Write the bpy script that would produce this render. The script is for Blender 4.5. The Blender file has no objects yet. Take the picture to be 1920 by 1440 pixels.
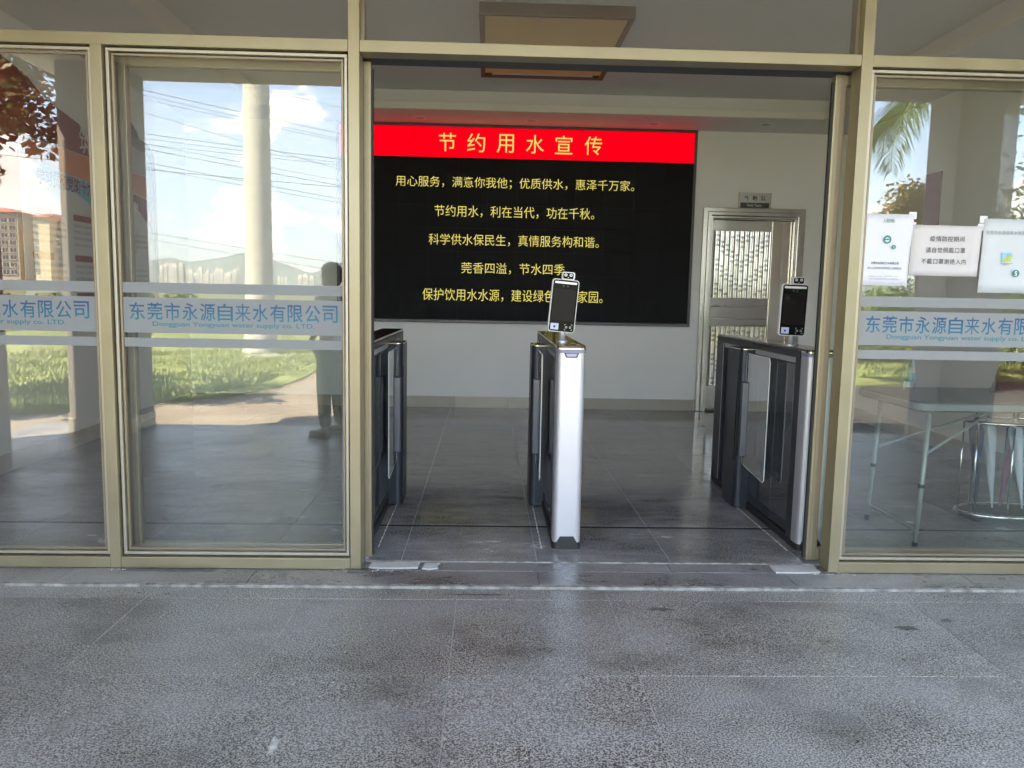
import bpy, bmesh, math, random
from mathutils import Vector, Matrix, noise
PI = math.pi
random.seed(7)
S = bpy.context.scene
COL = S.collection
# ------------------------------------------------------------------ camera, world, sun, exposure
H = 1.30; D = 3.5862
yaw, pit, rol, FPX = 0.03329, 0.11327, 0.019078, 1467.1
cy, sy, cp, sp = math.cos(yaw), math.sin(yaw), math.cos(pit), math.sin(pit)
fw = Vector((sy*cp, cy*cp, -sp)); rt = Vector((cy, -sy, 0)); up = rt.cross(fw)
r2 = math.cos(rol)*rt + math.sin(rol)*up; u2 = -math.sin(rol)*rt + math.cos(rol)*up
cd = bpy.data.cameras.new('camera'); cam = bpy.data.objects.new('camera', cd); COL.objects.link(cam)
m = Matrix((r2, u2, -fw)).transposed().to_4x4(); m.translation = (0, -D, H); cam.matrix_world = m
cd.sensor_fit = 'HORIZONTAL'; cd.sensor_width = 36; cd.lens = 36*FPX/1920
cd.clip_start = 0.05; cd.clip_end = 20000
S.camera = cam

SUN = Vector((-1.75, 1.25, 3.45)).normalized()
ELEV = math.asin(SUN.z); AZ = math.atan2(SUN.x, SUN.y)
W = bpy.data.worlds.new('World'); S.world = W; W.use_nodes = True
nt = W.node_tree; N = nt.nodes; L = nt.links; N.clear()
def wn(t, **k):
    n = N.new(t)
    for a, b in k.items(): setattr(n, a, b)
    return n
def wmath(op, a, b=None, clamp=False):
    n = wn('ShaderNodeMath', operation=op, use_clamp=clamp)
    for i, v in enumerate((a, b)):
        if v is None: continue
        if isinstance(v, (int, float)): n.inputs[i].default_value = v
        else: L.new(v, n.inputs[i])
    return n.outputs[0]
sky = wn('ShaderNodeTexSky', sky_type='NISHITA'); sky.sun_disc = False
sky.sun_elevation = ELEV; sky.sun_rotation = AZ; sky.air_density = 1.0; sky.dust_density = 0.7; sky.ozone_density = 1.2
tc = wn('ShaderNodeTexCoord'); sep = wn('ShaderNodeSeparateXYZ'); L.new(tc.outputs['Generated'], sep.inputs[0])
mp = wn('ShaderNodeMapping'); mp.inputs['Scale'].default_value = (1, 1, 2.2); mp.inputs['Location'].default_value = (0.37, 1.9, 0.2)
L.new(tc.outputs['Generated'], mp.inputs[0])
n1 = wn('ShaderNodeTexNoise'); n1.inputs['Scale'].default_value = 5.2; n1.inputs['Detail'].default_value = 9; n1.inputs['Roughness'].default_value = 0.55
L.new(mp.outputs[0], n1.inputs['Vector'])
# cumulus: thick low, thinning with height
thr = wmath('ADD', 0.462, wmath('MULTIPLY', wmath('MAXIMUM', sep.outputs['Z'], 0.0), 0.55))
cum = wmath('MULTIPLY', wmath('SUBTRACT', n1.outputs[0], thr), 17.0, True)
mp2 = wn('ShaderNodeMapping'); mp2.inputs['Scale'].default_value = (1, 1, 6.0); mp2.inputs['Rotation'].default_value = (0, 0.12, 0)
L.new(tc.outputs['Generated'], mp2.inputs[0])
n2 = wn('ShaderNodeTexNoise'); n2.inputs['Scale'].default_value = 1.7; n2.inputs['Detail'].default_value = 6
L.new(mp2.outputs[0], n2.inputs['Vector'])
cir = wmath('MULTIPLY', wmath('SUBTRACT', n2.outputs[0], 0.44), 2.6, True)
cir = wmath('MULTIPLY', cir, 0.35)
mask = wmath('MAXIMUM', cum, cir)
n3 = wn('ShaderNodeTexNoise'); n3.inputs['Scale'].default_value = 9; n3.inputs['Detail'].default_value = 5
mp3 = wn('ShaderNodeMapping'); mp3.inputs['Location'].default_value = (0.02, 0, 0.06); mp3.inputs['Scale'].default_value = (1, 1, 2.2)
L.new(tc.outputs['Generated'], mp3.inputs[0]); L.new(mp3.outputs[0], n3.inputs['Vector'])
shade = wn('ShaderNodeMapRange'); L.new(n3.outputs[0], shade.inputs[0])
shade.inputs[1].default_value = 0.3; shade.inputs[2].default_value = 0.7; shade.inputs[3].default_value = 4.4; shade.inputs[4].default_value = 8.6
cc = wn('ShaderNodeVectorMath', operation='SCALE'); cc.inputs[0].default_value = (1.0, 0.99, 0.98); L.new(shade.outputs[0], cc.inputs['Scale'])
mix = wn('ShaderNodeMixRGB'); L.new(mask, mix.inputs[0]); L.new(sky.outputs[0], mix.inputs[1]); L.new(cc.outputs[0], mix.inputs[2])
tint = wn('ShaderNodeVectorMath', operation='MULTIPLY'); L.new(sky.outputs[0], tint.inputs[0]); tint.inputs[1].default_value = (.66, .80, 1.0)
L.new(tint.outputs[0], mix.inputs[1])
bg = wn('ShaderNodeBackground'); L.new(mix.outputs[0], bg.inputs[0]); bg.inputs[1].default_value = 0.14
wo = wn('ShaderNodeOutputWorld'); L.new(bg.outputs[0], wo.inputs[0])

sd = bpy.data.lights.new('sun', 'SUN'); sd.energy = 5.0; sd.angle = math.radians(0.53); sd.color = (1, 0.95, 0.87)
so = bpy.data.objects.new('sun', sd); COL.objects.link(so)
so.rotation_euler = (-SUN).to_track_quat('-Z', 'Y').to_euler()
S.view_settings.view_transform = 'Standard'; S.view_settings.look = 'None'; S.view_settings.gamma = 1
S.view_settings.use_curve_mapping = False
S.view_settings.exposure = 3.62
S.view_settings.use_white_balance = True; S.view_settings.white_balance_temperature = 8500; S.view_settings.white_balance_tint = 8
S.render.engine = 'CYCLES'
S.cycles.max_bounces = 10; S.cycles.diffuse_bounces = 5; S.cycles.glossy_bounces = 5; S.cycles.transparent_max_bounces = 24
S.cycles.caustics_reflective = True; S.cycles.use_denoising = True
S.cycles.sample_clamp_indirect = 12

# ------------------------------------------------------------------ materials
MATS = {}
def mat(name, col=(.5,.5,.5), rough=.5, metal=0., spec=.5, em=None, ems=1., var=0., vscale=6., bump=0., bscale=60., rvar=0., orand=0., stretch=None):
    if name in MATS: return MATS[name]
    m = bpy.data.materials.new(name); m.use_nodes = True; MATS[name] = m
    t = m.node_tree; b = t.nodes['Principled BSDF']
    b.inputs['Base Color'].default_value = (*col, 1); b.inputs['Roughness'].default_value = rough
    b.inputs['Metallic'].default_value = metal; b.inputs['Specular IOR Level'].default_value = spec
    if em: b.inputs['Emission Color'].default_value = (*em, 1); b.inputs['Emission Strength'].default_value = ems
    if var or bump or rvar or orand:
        tcn = t.nodes.new('ShaderNodeTexCoord'); src = tcn.outputs['Object']
        if stretch:
            mpn = t.nodes.new('ShaderNodeMapping'); mpn.inputs['Scale'].default_value = stretch; t.links.new(src, mpn.inputs[0]); src = mpn.outputs[0]
        nz = t.nodes.new('ShaderNodeTexNoise'); nz.inputs['Scale'].default_value = vscale; nz.inputs['Detail'].default_value = 7
        t.links.new(src, nz.inputs['Vector'])
        fac = nz.outputs[0]
        if orand:
            oi = t.nodes.new('ShaderNodeObjectInfo'); mr = t.nodes.new('ShaderNodeMath'); mr.operation = 'MULTIPLY_ADD'
            t.links.new(oi.outputs['Random'], mr.inputs[0]); mr.inputs[1].default_value = orand; t.links.new(fac, mr.inputs[2])
            m2 = t.nodes.new('ShaderNodeMath'); m2.operation = 'SUBTRACT'; t.links.new(mr.outputs[0], m2.inputs[0]); m2.inputs[1].default_value = orand/2; fac = m2.outputs[0]
        if var or orand:
            r = t.nodes.new('ShaderNodeMapRange'); t.links.new(fac, r.inputs[0]); r.inputs[1].default_value = .25; r.inputs[2].default_value = .75
            v = max(var, .01)
            r.inputs[3].default_value = 1-v; r.inputs[4].default_value = 1+v
            s = t.nodes.new('ShaderNodeVectorMath'); s.operation = 'SCALE'; s.inputs[0].default_value = col; t.links.new(r.outputs[0], s.inputs['Scale'])
            t.links.new(s.outputs[0], b.inputs['Base Color'])
        if rvar:
            r = t.nodes.new('ShaderNodeMapRange'); t.links.new(nz.outputs[0], r.inputs[0]); r.inputs[1].default_value = .3; r.inputs[2].default_value = .7
            r.inputs[3].default_value = max(rough-rvar, .02); r.inputs[4].default_value = rough+rvar; t.links.new(r.outputs[0], b.inputs['Roughness'])
        if bump:
            nb = t.nodes.new('ShaderNodeTexNoise'); nb.inputs['Scale'].default_value = bscale; nb.inputs['Detail'].default_value = 4; t.links.new(src, nb.inputs['Vector'])
            bp = t.nodes.new('ShaderNodeBump'); bp.inputs['Strength'].default_value = bump; bp.inputs['Distance'].default_value = .01
            t.links.new(nb.outputs[0], bp.inputs['Height']); t.links.new(bp.outputs[0], b.inputs['Normal'])
    return m

def granite(name, dark, light, rough, dust, spk, streak=False, gbump=.03):
    m = bpy.data.materials.new(name); m.use_nodes = True; MATS[name] = m
    t = m.node_tree; n = t.nodes; l = t.links; b = n['Principled BSDF']
    g = n.new('ShaderNodeNewGeometry'); pos = g.outputs['Position']
    def tex(scale, detail=4, mapsc=None, rot=0, rg=.6, off=(0,0,0)):
        mp = n.new('ShaderNodeMapping'); mp.inputs['Scale'].default_value = mapsc or (1,1,1); mp.inputs['Rotation'].default_value = (0,0,rot); mp.inputs['Location'].default_value = off
        l.new(pos, mp.inputs[0]); x = n.new('ShaderNodeTexNoise'); x.inputs['Scale'].default_value = scale; x.inputs['Detail'].default_value = detail; x.inputs['Roughness'].default_value = rg
        l.new(mp.outputs[0], x.inputs['Vector']); return x.outputs[0]
    def mr(v, a, c, d, e):
        r = n.new('ShaderNodeMapRange'); l.new(v, r.inputs[0])
        for i, q in enumerate((a, c, d, e)): r.inputs[i+1].default_value = q
        return r.outputs[0]
    def mixc(f, a, c):
        x = n.new('ShaderNodeMixRGB')
        if isinstance(f, float): x.inputs[0].default_value = f
        else: l.new(f, x.inputs[0])
        for i, q in ((1, a), (2, c)):
            if isinstance(q, tuple): x.inputs[i].default_value = (*q, 1)
            else: l.new(q, x.inputs[i])
        return x.outputs[0]
    fine = tex(155 if not streak else 120, 2, rg=.9)
    c = mixc(mr(fine, .46, .55, 0, 1), dark, light)
    if streak:
        s2 = tex(5, 8, (.7, 1.9, 1), .12, .75)
        c = mixc(mr(s2, .42, .66, 0, .38), c, tuple(min(1, q*1.5) for q in light))
    vor = n.new('ShaderNodeTexVoronoi'); vor.inputs['Scale'].default_value = 38; l.new(pos, vor.inputs['Vector'])
    sel = n.new('ShaderNodeSeparateColor'); l.new(vor.outputs['Color'], sel.inputs[0])
    spot = n.new('ShaderNodeMath'); spot.operation = 'MULTIPLY'
    l.new(mr(vor.outputs['Distance'], .12, .2, 1, 0), spot.inputs[0]); l.new(mr(sel.outputs[0], .90, .92, 0, spk), spot.inputs[1])
    c = mixc(spot.outputs[0], c, (.62, .62, .6))
    dark2 = tex(2.3, 6, (1, 1.5, 1), .3)
    c = mixc(mr(dark2, .50, .70, 0, .5), c, dark)
    # dust and dried mortar, thicker in broad irregular patches and in scuffs
    d1 = tex(1.1, 8, (1, 1.6, 1), .2, .62, (3.1, .4, 0)); d2 = tex(6, 8, (.8, 1.5, 1), .5, .72)
    dm = n.new('ShaderNodeMath'); dm.operation = 'MULTIPLY'; l.new(mr(d1, .42, .64, 0, 1), dm.inputs[0]); l.new(mr(d2, .3, .7, .35, 1), dm.inputs[1])
    dd = n.new('ShaderNodeMath'); dd.operation = 'MULTIPLY'; l.new(dm.outputs[0], dd.inputs[0]); dd.inputs[1].default_value = dust
    if streak:   # cement dust trodden in near the doorway
        sp = n.new('ShaderNodeSeparateXYZ'); l.new(pos, sp.inputs[0]); l.new(mr(sp.outputs['Y'], .3, 2.6, .95, .15), dd.inputs[1])
    c = mixc(dd.outputs[0], c, (.42, .42, .44))
    oi = n.new('ShaderNodeObjectInfo'); sc = n.new('ShaderNodeVectorMath'); sc.operation = 'SCALE'
    l.new(c, sc.inputs[0]); l.new(mr(oi.outputs['Random'], 0, 1, .9, 1.1), sc.inputs['Scale'])
    l.new(sc.outputs[0], b.inputs['Base Color'])
    ra = n.new('ShaderNodeMath'); ra.operation = 'MULTIPLY_ADD'; l.new(dd.outputs[0], ra.inputs[0]); ra.inputs[1].default_value = .35
    l.new(mr(d2, .3, .7, rough*.8, rough*1.25), ra.inputs[2]); l.new(ra.outputs[0], b.inputs['Roughness'])
    b.inputs['Specular IOR Level'].default_value = .6
    bp = n.new('ShaderNodeBump'); bp.inputs['Strength'].default_value = gbump*3; bp.inputs['Distance'].default_value = .002
    l.new(fine, bp.inputs['Height']); l.new(bp.outputs[0], b.inputs['Normal'])
    return m
G_PORCH = granite('porch_granite', (.012,.012,.011), (.44,.43,.41), .30, .50, 1)
G_IN = granite('lobby_granite', (.075,.075,.08), (.29,.288,.29), .075, .38, .35, True, .02)
G_STEP = granite('threshold_granite', (.055,.054,.055), (.24,.24,.245), .25, .75, .3)

def glassmat(name, R, tint):
    m = bpy.data.materials.new(name); m.use_nodes = True; MATS[name] = m
    t = m.node_tree; t.nodes.clear(); n = t.nodes
    tr = n.new('ShaderNodeBsdfTransparent'); tr.inputs[0].default_value = (*tint, 1)
    gl = n.new('ShaderNodeBsdfGlossy'); gl.inputs['Roughness'].default_value = 0.0; gl.inputs[0].default_value = (1, 1, 1, 1)
    lw = n.new('ShaderNodeLayerWeight'); lw.inputs[0].default_value = .25
    mm = n.new('ShaderNodeMath'); mm.operation = 'MULTIPLY_ADD'; t.links.new(lw.outputs['Fresnel'], mm.inputs[0]); mm.inputs[1].default_value = .6; mm.inputs[2].default_value = R-.02; mm.use_clamp = True
    mx = n.new('ShaderNodeMixShader'); t.links.new(mm.outputs[0], mx.inputs[0]); t.links.new(tr.outputs[0], mx.inputs[1]); t.links.new(gl.outputs[0], mx.inputs[2])
    o = n.new('ShaderNodeOutputMaterial'); t.links.new(mx.outputs[0], o.inputs[0])
    return m
GLASS = glassmat('facade_glass', .080, (.965,.975,.965))
GLASS_UP = glassmat('upper_glass', .07, (.96,.965,.96))
ACRYL = glassmat('wing_acrylic', .05, (.93,.96,.95))
CLEARP = glassmat('bottle_plastic', .10, (.8,.9,.95))

def frosted():
    m = bpy.data.materials.new('frosted_film'); m.use_nodes = True
    t = m.node_tree; t.nodes.clear(); n = t.nodes
    df = n.new('ShaderNodeBsdfDiffuse'); df.inputs[0].default_value = (.40,.41,.42,1)
    tl = n.new('ShaderNodeBsdfTranslucent'); tl.inputs[0].default_value = (.40,.41,.42,1)
    a = n.new('ShaderNodeAddShader'); t.links.new(df.outputs[0], a.inputs[0])
    mx = n.new('ShaderNodeMixShader'); mx.inputs[0].default_value = .3; t.links.new(df.outputs[0], mx.inputs[1]); t.links.new(tl.outputs[0], mx.inputs[2])
    tr = n.new('ShaderNodeBsdfTransparent'); m2 = n.new('ShaderNodeMixShader'); m2.inputs[0].default_value = .12
    t.links.new(mx.outputs[0], m2.inputs[1]); t.links.new(tr.outputs[0], m2.inputs[2])
    n.remove(a)
    o = n.new('ShaderNodeOutputMaterial'); t.links.new(m2.outputs[0], o.inputs[0])
    return m
FROST = frosted()
def gradmat():
    m = bpy.data.materials.new('blue_lettering'); m.use_nodes = True; t = m.node_tree; b = t.nodes['Principled BSDF']
    g = t.nodes.new('ShaderNodeNewGeometry'); s = t.nodes.new('ShaderNodeSeparateXYZ'); t.links.new(g.outputs['Position'], s.inputs[0])
    r = t.nodes.new('ShaderNodeMapRange'); t.links.new(s.outputs['Z'], r.inputs[0]); r.inputs[1].default_value = 1.13; r.inputs[2].default_value = 1.24
    x = t.nodes.new('ShaderNodeMixRGB'); t.links.new(r.outputs[0], x.inputs[0]); x.inputs[1].default_value = (.0,.19,.25,1); x.inputs[2].default_value = (.004,.055,.17,1)
    t.links.new(x.outputs[0], b.inputs['Base Color']); b.inputs['Roughness'].default_value = .5
    return m
BLUE = gradmat()
GOLD = mat('champagne_aluminium', (.30,.255,.165), .36, .5, .5, var=.09, vscale=5, rvar=.05, bump=.03, bscale=9)
GOLD_D = mat('bronze_aluminium', (.25,.20,.14), .38, .5, .5, var=.08)
BEAD = mat('glazing_bead', (.42,.38,.31), .35, .5)
RUBBER = mat('black_rubber', (.02,.02,.02), .7)
MORTAR = mat('grout', (.38,.38,.37), .95, var=.35, vscale=30, bump=.3, bscale=200)
GROUTD = mat('dark_grout', (.14,.14,.14), .95, var=.3, vscale=30)
EDGE = mat('pale_edge_stone', (.27,.265,.25), .9, var=.6, vscale=22, bump=.25, bscale=90)
CEM = mat('fresh_cement', (.48,.48,.49), .9, var=.12, vscale=9, bump=.3, bscale=50)
WALL = mat('wall_paint', (.84,.84,.84), .75, var=.025, vscale=2, bump=.03, bscale=120)
CEIL = mat('ceiling_paint', (.72,.71,.70), .8, var=.02, vscale=1.5)
FASC = mat('ceiling_fascia_paint', (.74,.72,.66), .7, var=.02)
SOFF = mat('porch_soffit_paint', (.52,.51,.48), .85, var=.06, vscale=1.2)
PILM = mat('pillar_paint', (.37,.36,.345), .8, var=.05, vscale=1.4, bump=.05)
BASEB = mat('beige_skirting_tile', (.50,.46,.40), .3, var=.14, vscale=8, orand=1.2)
BLACKP = mat('black_powder_coat', (.028,.034,.046), .38, .3, .5, var=.1, vscale=5)
BLACKG = mat('black_gloss', (.006,.006,.007), .2, 0, .12)
BLACKM = mat('matt_black', (.02,.021,.024), .6)
SILV = mat('brushed_silver', (.55,.55,.59), .36, .6, .5, var=.02, vscale=3)
PURP = mat('grey_plastic_cap', (.22,.22,.30), .4)
STEEL = mat('stainless_steel', (.62,.60,.57), .20, .95, .5, var=.1, vscale=4, rvar=.06, bump=.05, bscale=6)
STEEL_D = mat('stainless_rail', (.40,.37,.35), .28, .9, .5, var=.1, vscale=5)
CHROME = mat('chrome', (.8,.8,.8), .1, 1)
WHITE = mat('white_plastic', (.80,.80,.82), .35)
PAPER = mat('white_paper', (.66,.66,.72), .6, var=.02, vscale=9, bump=.1, bscale=12)
PAPERP = mat('pinkish_paper', (.58,.545,.555), .6, var=.03, vscale=9, bump=.15, bscale=12)
INK = mat('black_ink', (.03,.03,.035), .6)
INKG = mat('grey_ink', (.22,.24,.27), .6)
GREENI = mat('teal_ink', (.01,.20,.17), .5)
BRIGHTY = mat('lime_ink', (.40,.55,.10), .5)
SCREEN = mat('terminal_screen', (.016,.013,.012), .35, spec=.12)
STICK = mat('pale_blue_sticker', (.55,.60,.80), .5)
LEDK = mat('led_panel_black', (.010,.011,.014), .6, spec=.15, var=.15, vscale=300)
LEDR = mat('led_red', (.03,.0,.0), .6, spec=.1, em=(1.0,.0,.016), ems=.078)
LEDY = mat('led_yellow', (.5,.5,.1), .5, em=(1.0,.92,.30), ems=.055)
SCRF = mat('screen_frame', (.02,.02,.022), .35, .4)
SCRF2 = mat('screen_frame_grey', (.10,.10,.11), .4, .4)
LAMPG = mat('yellowed_diffuser', (.66,.50,.20), .35, var=.1, vscale=2)
LAMPF = mat('dark_wood_rim', (.10,.05,.035), .5)
BURG = mat('burgundy_board', (.24,.025,.035), .45, var=.06)
BROWNF = mat('brown_board_rim', (.13,.065,.052), .45)
DARKBR = mat('dark_brown_board', (.055,.03,.03), .5)
ORANGE = mat('orange_print', (.72,.25,.14), .5)
CYAN = mat('sky_blue_print', (.18,.50,.72), .5)
POSTW = mat('poster_print', (.66,.66,.70), .5)
TABLET = mat('grey_green_tabletop', (.035,.05,.042), .5, var=.05)
TLEG = mat('grey_painted_tube', (.33,.37,.36), .35, .3)
ASPH = mat('forecourt_concrete', (.22,.19,.16), .9, var=.22, vscale=1.1, bump=.5, bscale=20)
GRND = mat('far_ground', (.10,.11,.05), 1, var=.4, vscale=.05)
LAWN = mat('lawn_green', (.20,.235,.09), .95, var=.35, vscale=1.6, bump=.8, bscale=30)
GRASS = mat('grass_blade', (.25,.30,.12), .7, var=.35, vscale=3)
TRUNK = mat('palm_trunk', (.50,.48,.44), .85, var=.18, vscale=3, stretch=(1,1,9), bump=.4, bscale=8)
BARK = mat('bark', (.13,.10,.075), .9, var=.3, vscale=8, bump=.6, bscale=20)
CONC = mat('grey_concrete', (.42,.41,.39), .9, var=.12)

def leafmat(name, c1, c2, tl=.35):
    m = bpy.data.materials.new(name); m.use_nodes = True; MATS[name] = m
    t = m.node_tree; n = t.nodes; l = t.links; b = n['Principled BSDF']; o = n['Material Output']
    g = n.new('ShaderNodeNewGeometry'); r = n.new('ShaderNodeMixRGB')
    l.new(g.outputs['Random Per Island'], r.inputs[0]); r.inputs[1].default_value = (*c1,1); r.inputs[2].default_value = (*c2,1)
    l.new(r.outputs[0], b.inputs['Base Color']); b.inputs['Roughness'].default_value = .45
    tn = n.new('ShaderNodeBsdfTranslucent'); l.new(r.outputs[0], tn.inputs[0])
    mx = n.new('ShaderNodeMixShader'); mx.inputs[0].default_value = tl; l.new(b.outputs[0], mx.inputs[1]); l.new(tn.outputs[0], mx.inputs[2]); l.new(mx.outputs[0], o.inputs[0])
    return m
L_GREEN = leafmat('leaf_green', (.035,.075,.018), (.10,.17,.035))
L_HEDGE = leafmat('leaf_hedge', (.05,.11,.02), (.17,.26,.06))
L_RED = leafmat('leaf_rust', (.20,.07,.03), (.10,.13,.05))
L_ORANGE = leafmat('leaf_autumn', (.28,.15,.02), (.09,.12,.03))
L_PALM = leafmat('leaf_palm', (.07,.12,.03), (.17,.21,.07))
L_BLADE = leafmat('tall_grass_leaf', (.20,.25,.09), (.44,.46,.25), .4)
L_LITTER = leafmat('dry_leaf_litter', (.45,.36,.22), (.25,.18,.10), .2)

# ------------------------------------------------------------------ mesh builder
class M:
    def __init__(s): s.v = []; s.f = []; s.mi = []; s.cur = 0
    def add(s, vs, fs):
        o = len(s.v); s.v += [tuple(q) for q in vs]; s.f += [tuple(i+o for i in f) for f in fs]; s.mi += [s.cur]*len(fs); return s
    def box(s, x0, x1, y0, y1, z0, z1):
        return s.add([(x0,y0,z0),(x1,y0,z0),(x1,y1,z0),(x0,y1,z0),(x0,y0,z1),(x1,y0,z1),(x1,y1,z1),(x0,y1,z1)],
                     [(0,3,2,1),(4,5,6,7),(0,1,5,4),(1,2,6,5),(2,3,7,6),(3,0,4,7)])
    def prism(s, poly, a, b, axis='z'):
        n = len(poly)
        def p(q, h):
            return (q[0], q[1], h) if axis == 'z' else ((q[0], h, q[1]) if axis == 'y' else (h, q[0], q[1]))
        return s.add([p(q, a) for q in poly]+[p(q, b) for q in poly],
                     [tuple(range(n))[::-1], tuple(range(n, 2*n))]+[(i, (i+1) % n, (i+1) % n+n, i+n) for i in range(n)])
    def tube(s, pts, r, n=8, cap=True):
        pts = [Vector(p) for p in pts]; rs = r if isinstance(r, (list, tuple)) else [r]*len(pts); vs = []
        for i, p in enumerate(pts):
            d = (pts[min(i+1, len(pts)-1)]-pts[max(i-1, 0)]).normalized()
            a = d.cross(Vector((0, 0, 1))) if abs(d.z) < .95 else d.cross(Vector((1, 0, 0)))
            a.normalize(); b = d.cross(a)
            vs += [p+rs[i]*(math.cos(2*PI*k/n)*a+math.sin(2*PI*k/n)*b) for k in range(n)]
        fs = [(i*n+k, i*n+(k+1) % n, (i+1)*n+(k+1) % n, (i+1)*n+k) for i in range(len(pts)-1) for k in range(n)]
        if cap: fs += [tuple(range(n))[::-1], tuple(range((len(pts)-1)*n, len(pts)*n))]
        return s.add(vs, fs)
    def lathe(s, prof, cx=0, cy=0, n=20):
        vs = [(cx+r*math.cos(2*PI*k/n), cy+r*math.sin(2*PI*k/n), z) for r, z in prof for k in range(n)]
        fs = [(i*n+k, i*n+(k+1) % n, (i+1)*n+(k+1) % n, (i+1)*n+k) for i in range(len(prof)-1) for k in range(n)]
        fs += [tuple(range(n))[::-1], tuple(range((len(prof)-1)*n, len(prof)*n))]
        return s.add(vs, fs)
    def disc(s, c, r, ax='y', n=20, r0=0):
        f = lambda a, q: {'y': (c[0]+q*math.cos(a), c[1], c[2]+q*math.sin(a)), 'z': (c[0]+q*math.cos(a), c[1]+q*math.sin(a), c[2]), 'x': (c[0], c[1]+q*math.cos(a), c[2]+q*math.sin(a))}[ax]
        if r0 == 0: return s.add([f(2*PI*k/n, r) for k in range(n)], [tuple(range(n))])
        return s.add([f(2*PI*k/n, r) for k in range(n)]+[f(2*PI*k/n, r0) for k in range(n)], [(k, (k+1) % n, (k+1) % n+n, k+n) for k in range(n)])
    def mesh(s, name, mats, smooth=False):
        me = bpy.data.meshes.new(name); me.from_pydata(s.v, [], s.f)
        for q in (mats if isinstance(mats, (list, tuple)) else [mats]): me.materials.append(q)
        if any(s.mi): me.polygons.foreach_set('material_index', s.mi)
        if smooth: me.polygons.foreach_set('use_smooth', [True]*len(me.polygons))
        me.update(); return me
def rr(x0, x1, y0, y1, r, n=5):
    out = []
    for cx, cy_, a in ((x1-r, y1-r, 0), (x0+r, y1-r, PI/2), (x0+r, y0+r, PI), (x1-r, y0+r, 1.5*PI)):
        out += [(cx+r*math.cos(a+PI/2*k/n), cy_+r*math.sin(a+PI/2*k/n)) for k in range(n+1)]
    return out
def link(name, me, parent=None, loc=(0,0,0), rot=(0,0,0)):
    o = bpy.data.objects.new(name, me); COL.objects.link(o); o.location = loc; o.rotation_euler = rot
    if parent: o.parent = parent
    return o
def ob(name, b, mats, parent=None, loc=(0,0,0), rot=(0,0,0), bev=0, smooth=False, label=None):
    o = link(name, b.mesh(name, mats, smooth), parent, loc, rot)
    if bev:
        md = o.modifiers.new('bevel', 'BEVEL'); md.width = bev; md.segments = 2; md.limit_method = 'ANGLE'; md.angle_limit = .6
    if label: o['label'] = label
    return o
def tag(o, label, cat, group=None):
    o['label'] = label; o['category'] = cat
    if group: o['group'] = group
    return o
def thing(name, label, cat, loc=(0,0,0), rotz=0, group=None):
    o = bpy.data.objects.new(name, None); COL.objects.link(o); o.location = loc; o.rotation_euler = (0,0,rotz); o.empty_display_size = .1
    return tag(o, label, cat, group)
def struct(name, b, m, bev=0, smooth=False, kind='structure'):
    o = ob(name, b, m, bev=bev, smooth=smooth); o['kind'] = kind; return o
def copy_tree(o, parent=None):
    c = o.copy(); COL.objects.link(c)
    if parent: c.parent = parent
    for ch in [q for q in bpy.data.objects if q.parent == o]: copy_tree(ch, c)
    return c
def text(s, m, parent, x0, x1, z0, z1, y, name='lettering', facing='y', offset=0.0, spacing=1.0, keep=False, dep=0.0):
    """lettering fitted in the rectangle x0..x1, z0..z1 (parent coordinates); facing y: faces -Y, facing x: faces +X and runs along +Y"""
    cu = bpy.data.curves.new('t', 'FONT'); cu.body = s; cu.size = 1; cu.offset = offset; cu.space_character = spacing; cu.resolution_u = 3; cu.extrude = dep
    to = bpy.data.objects.new('t', cu); COL.objects.link(to)
    dg = bpy.context.evaluated_depsgraph_get(); me = bpy.data.meshes.new_from_object(to.evaluated_get(dg))
    bpy.data.objects.remove(to); bpy.data.curves.remove(cu)
    xs = [v.co.x for v in me.vertices]; ys = [v.co.y for v in me.vertices]
    if not xs: return None
    ax, bx, ay, by = min(xs), max(xs), min(ys), max(ys); sx = (x1-x0)/(bx-ax); sz = (z1-z0)/(by-ay)
    if keep: sz = sx
    for v in me.vertices: v.co = Vector(((v.co.x-ax)*sx, (v.co.y-ay)*sz, v.co.z))
    me.materials.clear(); me.materials.append(m)
    me.name = name
    return link(name, me, parent, (x0, y, z0) if facing == 'y' else (y, x0, z0), (PI/2, 0, 0) if facing == 'y' else (PI/2, 0, PI/2))

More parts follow.
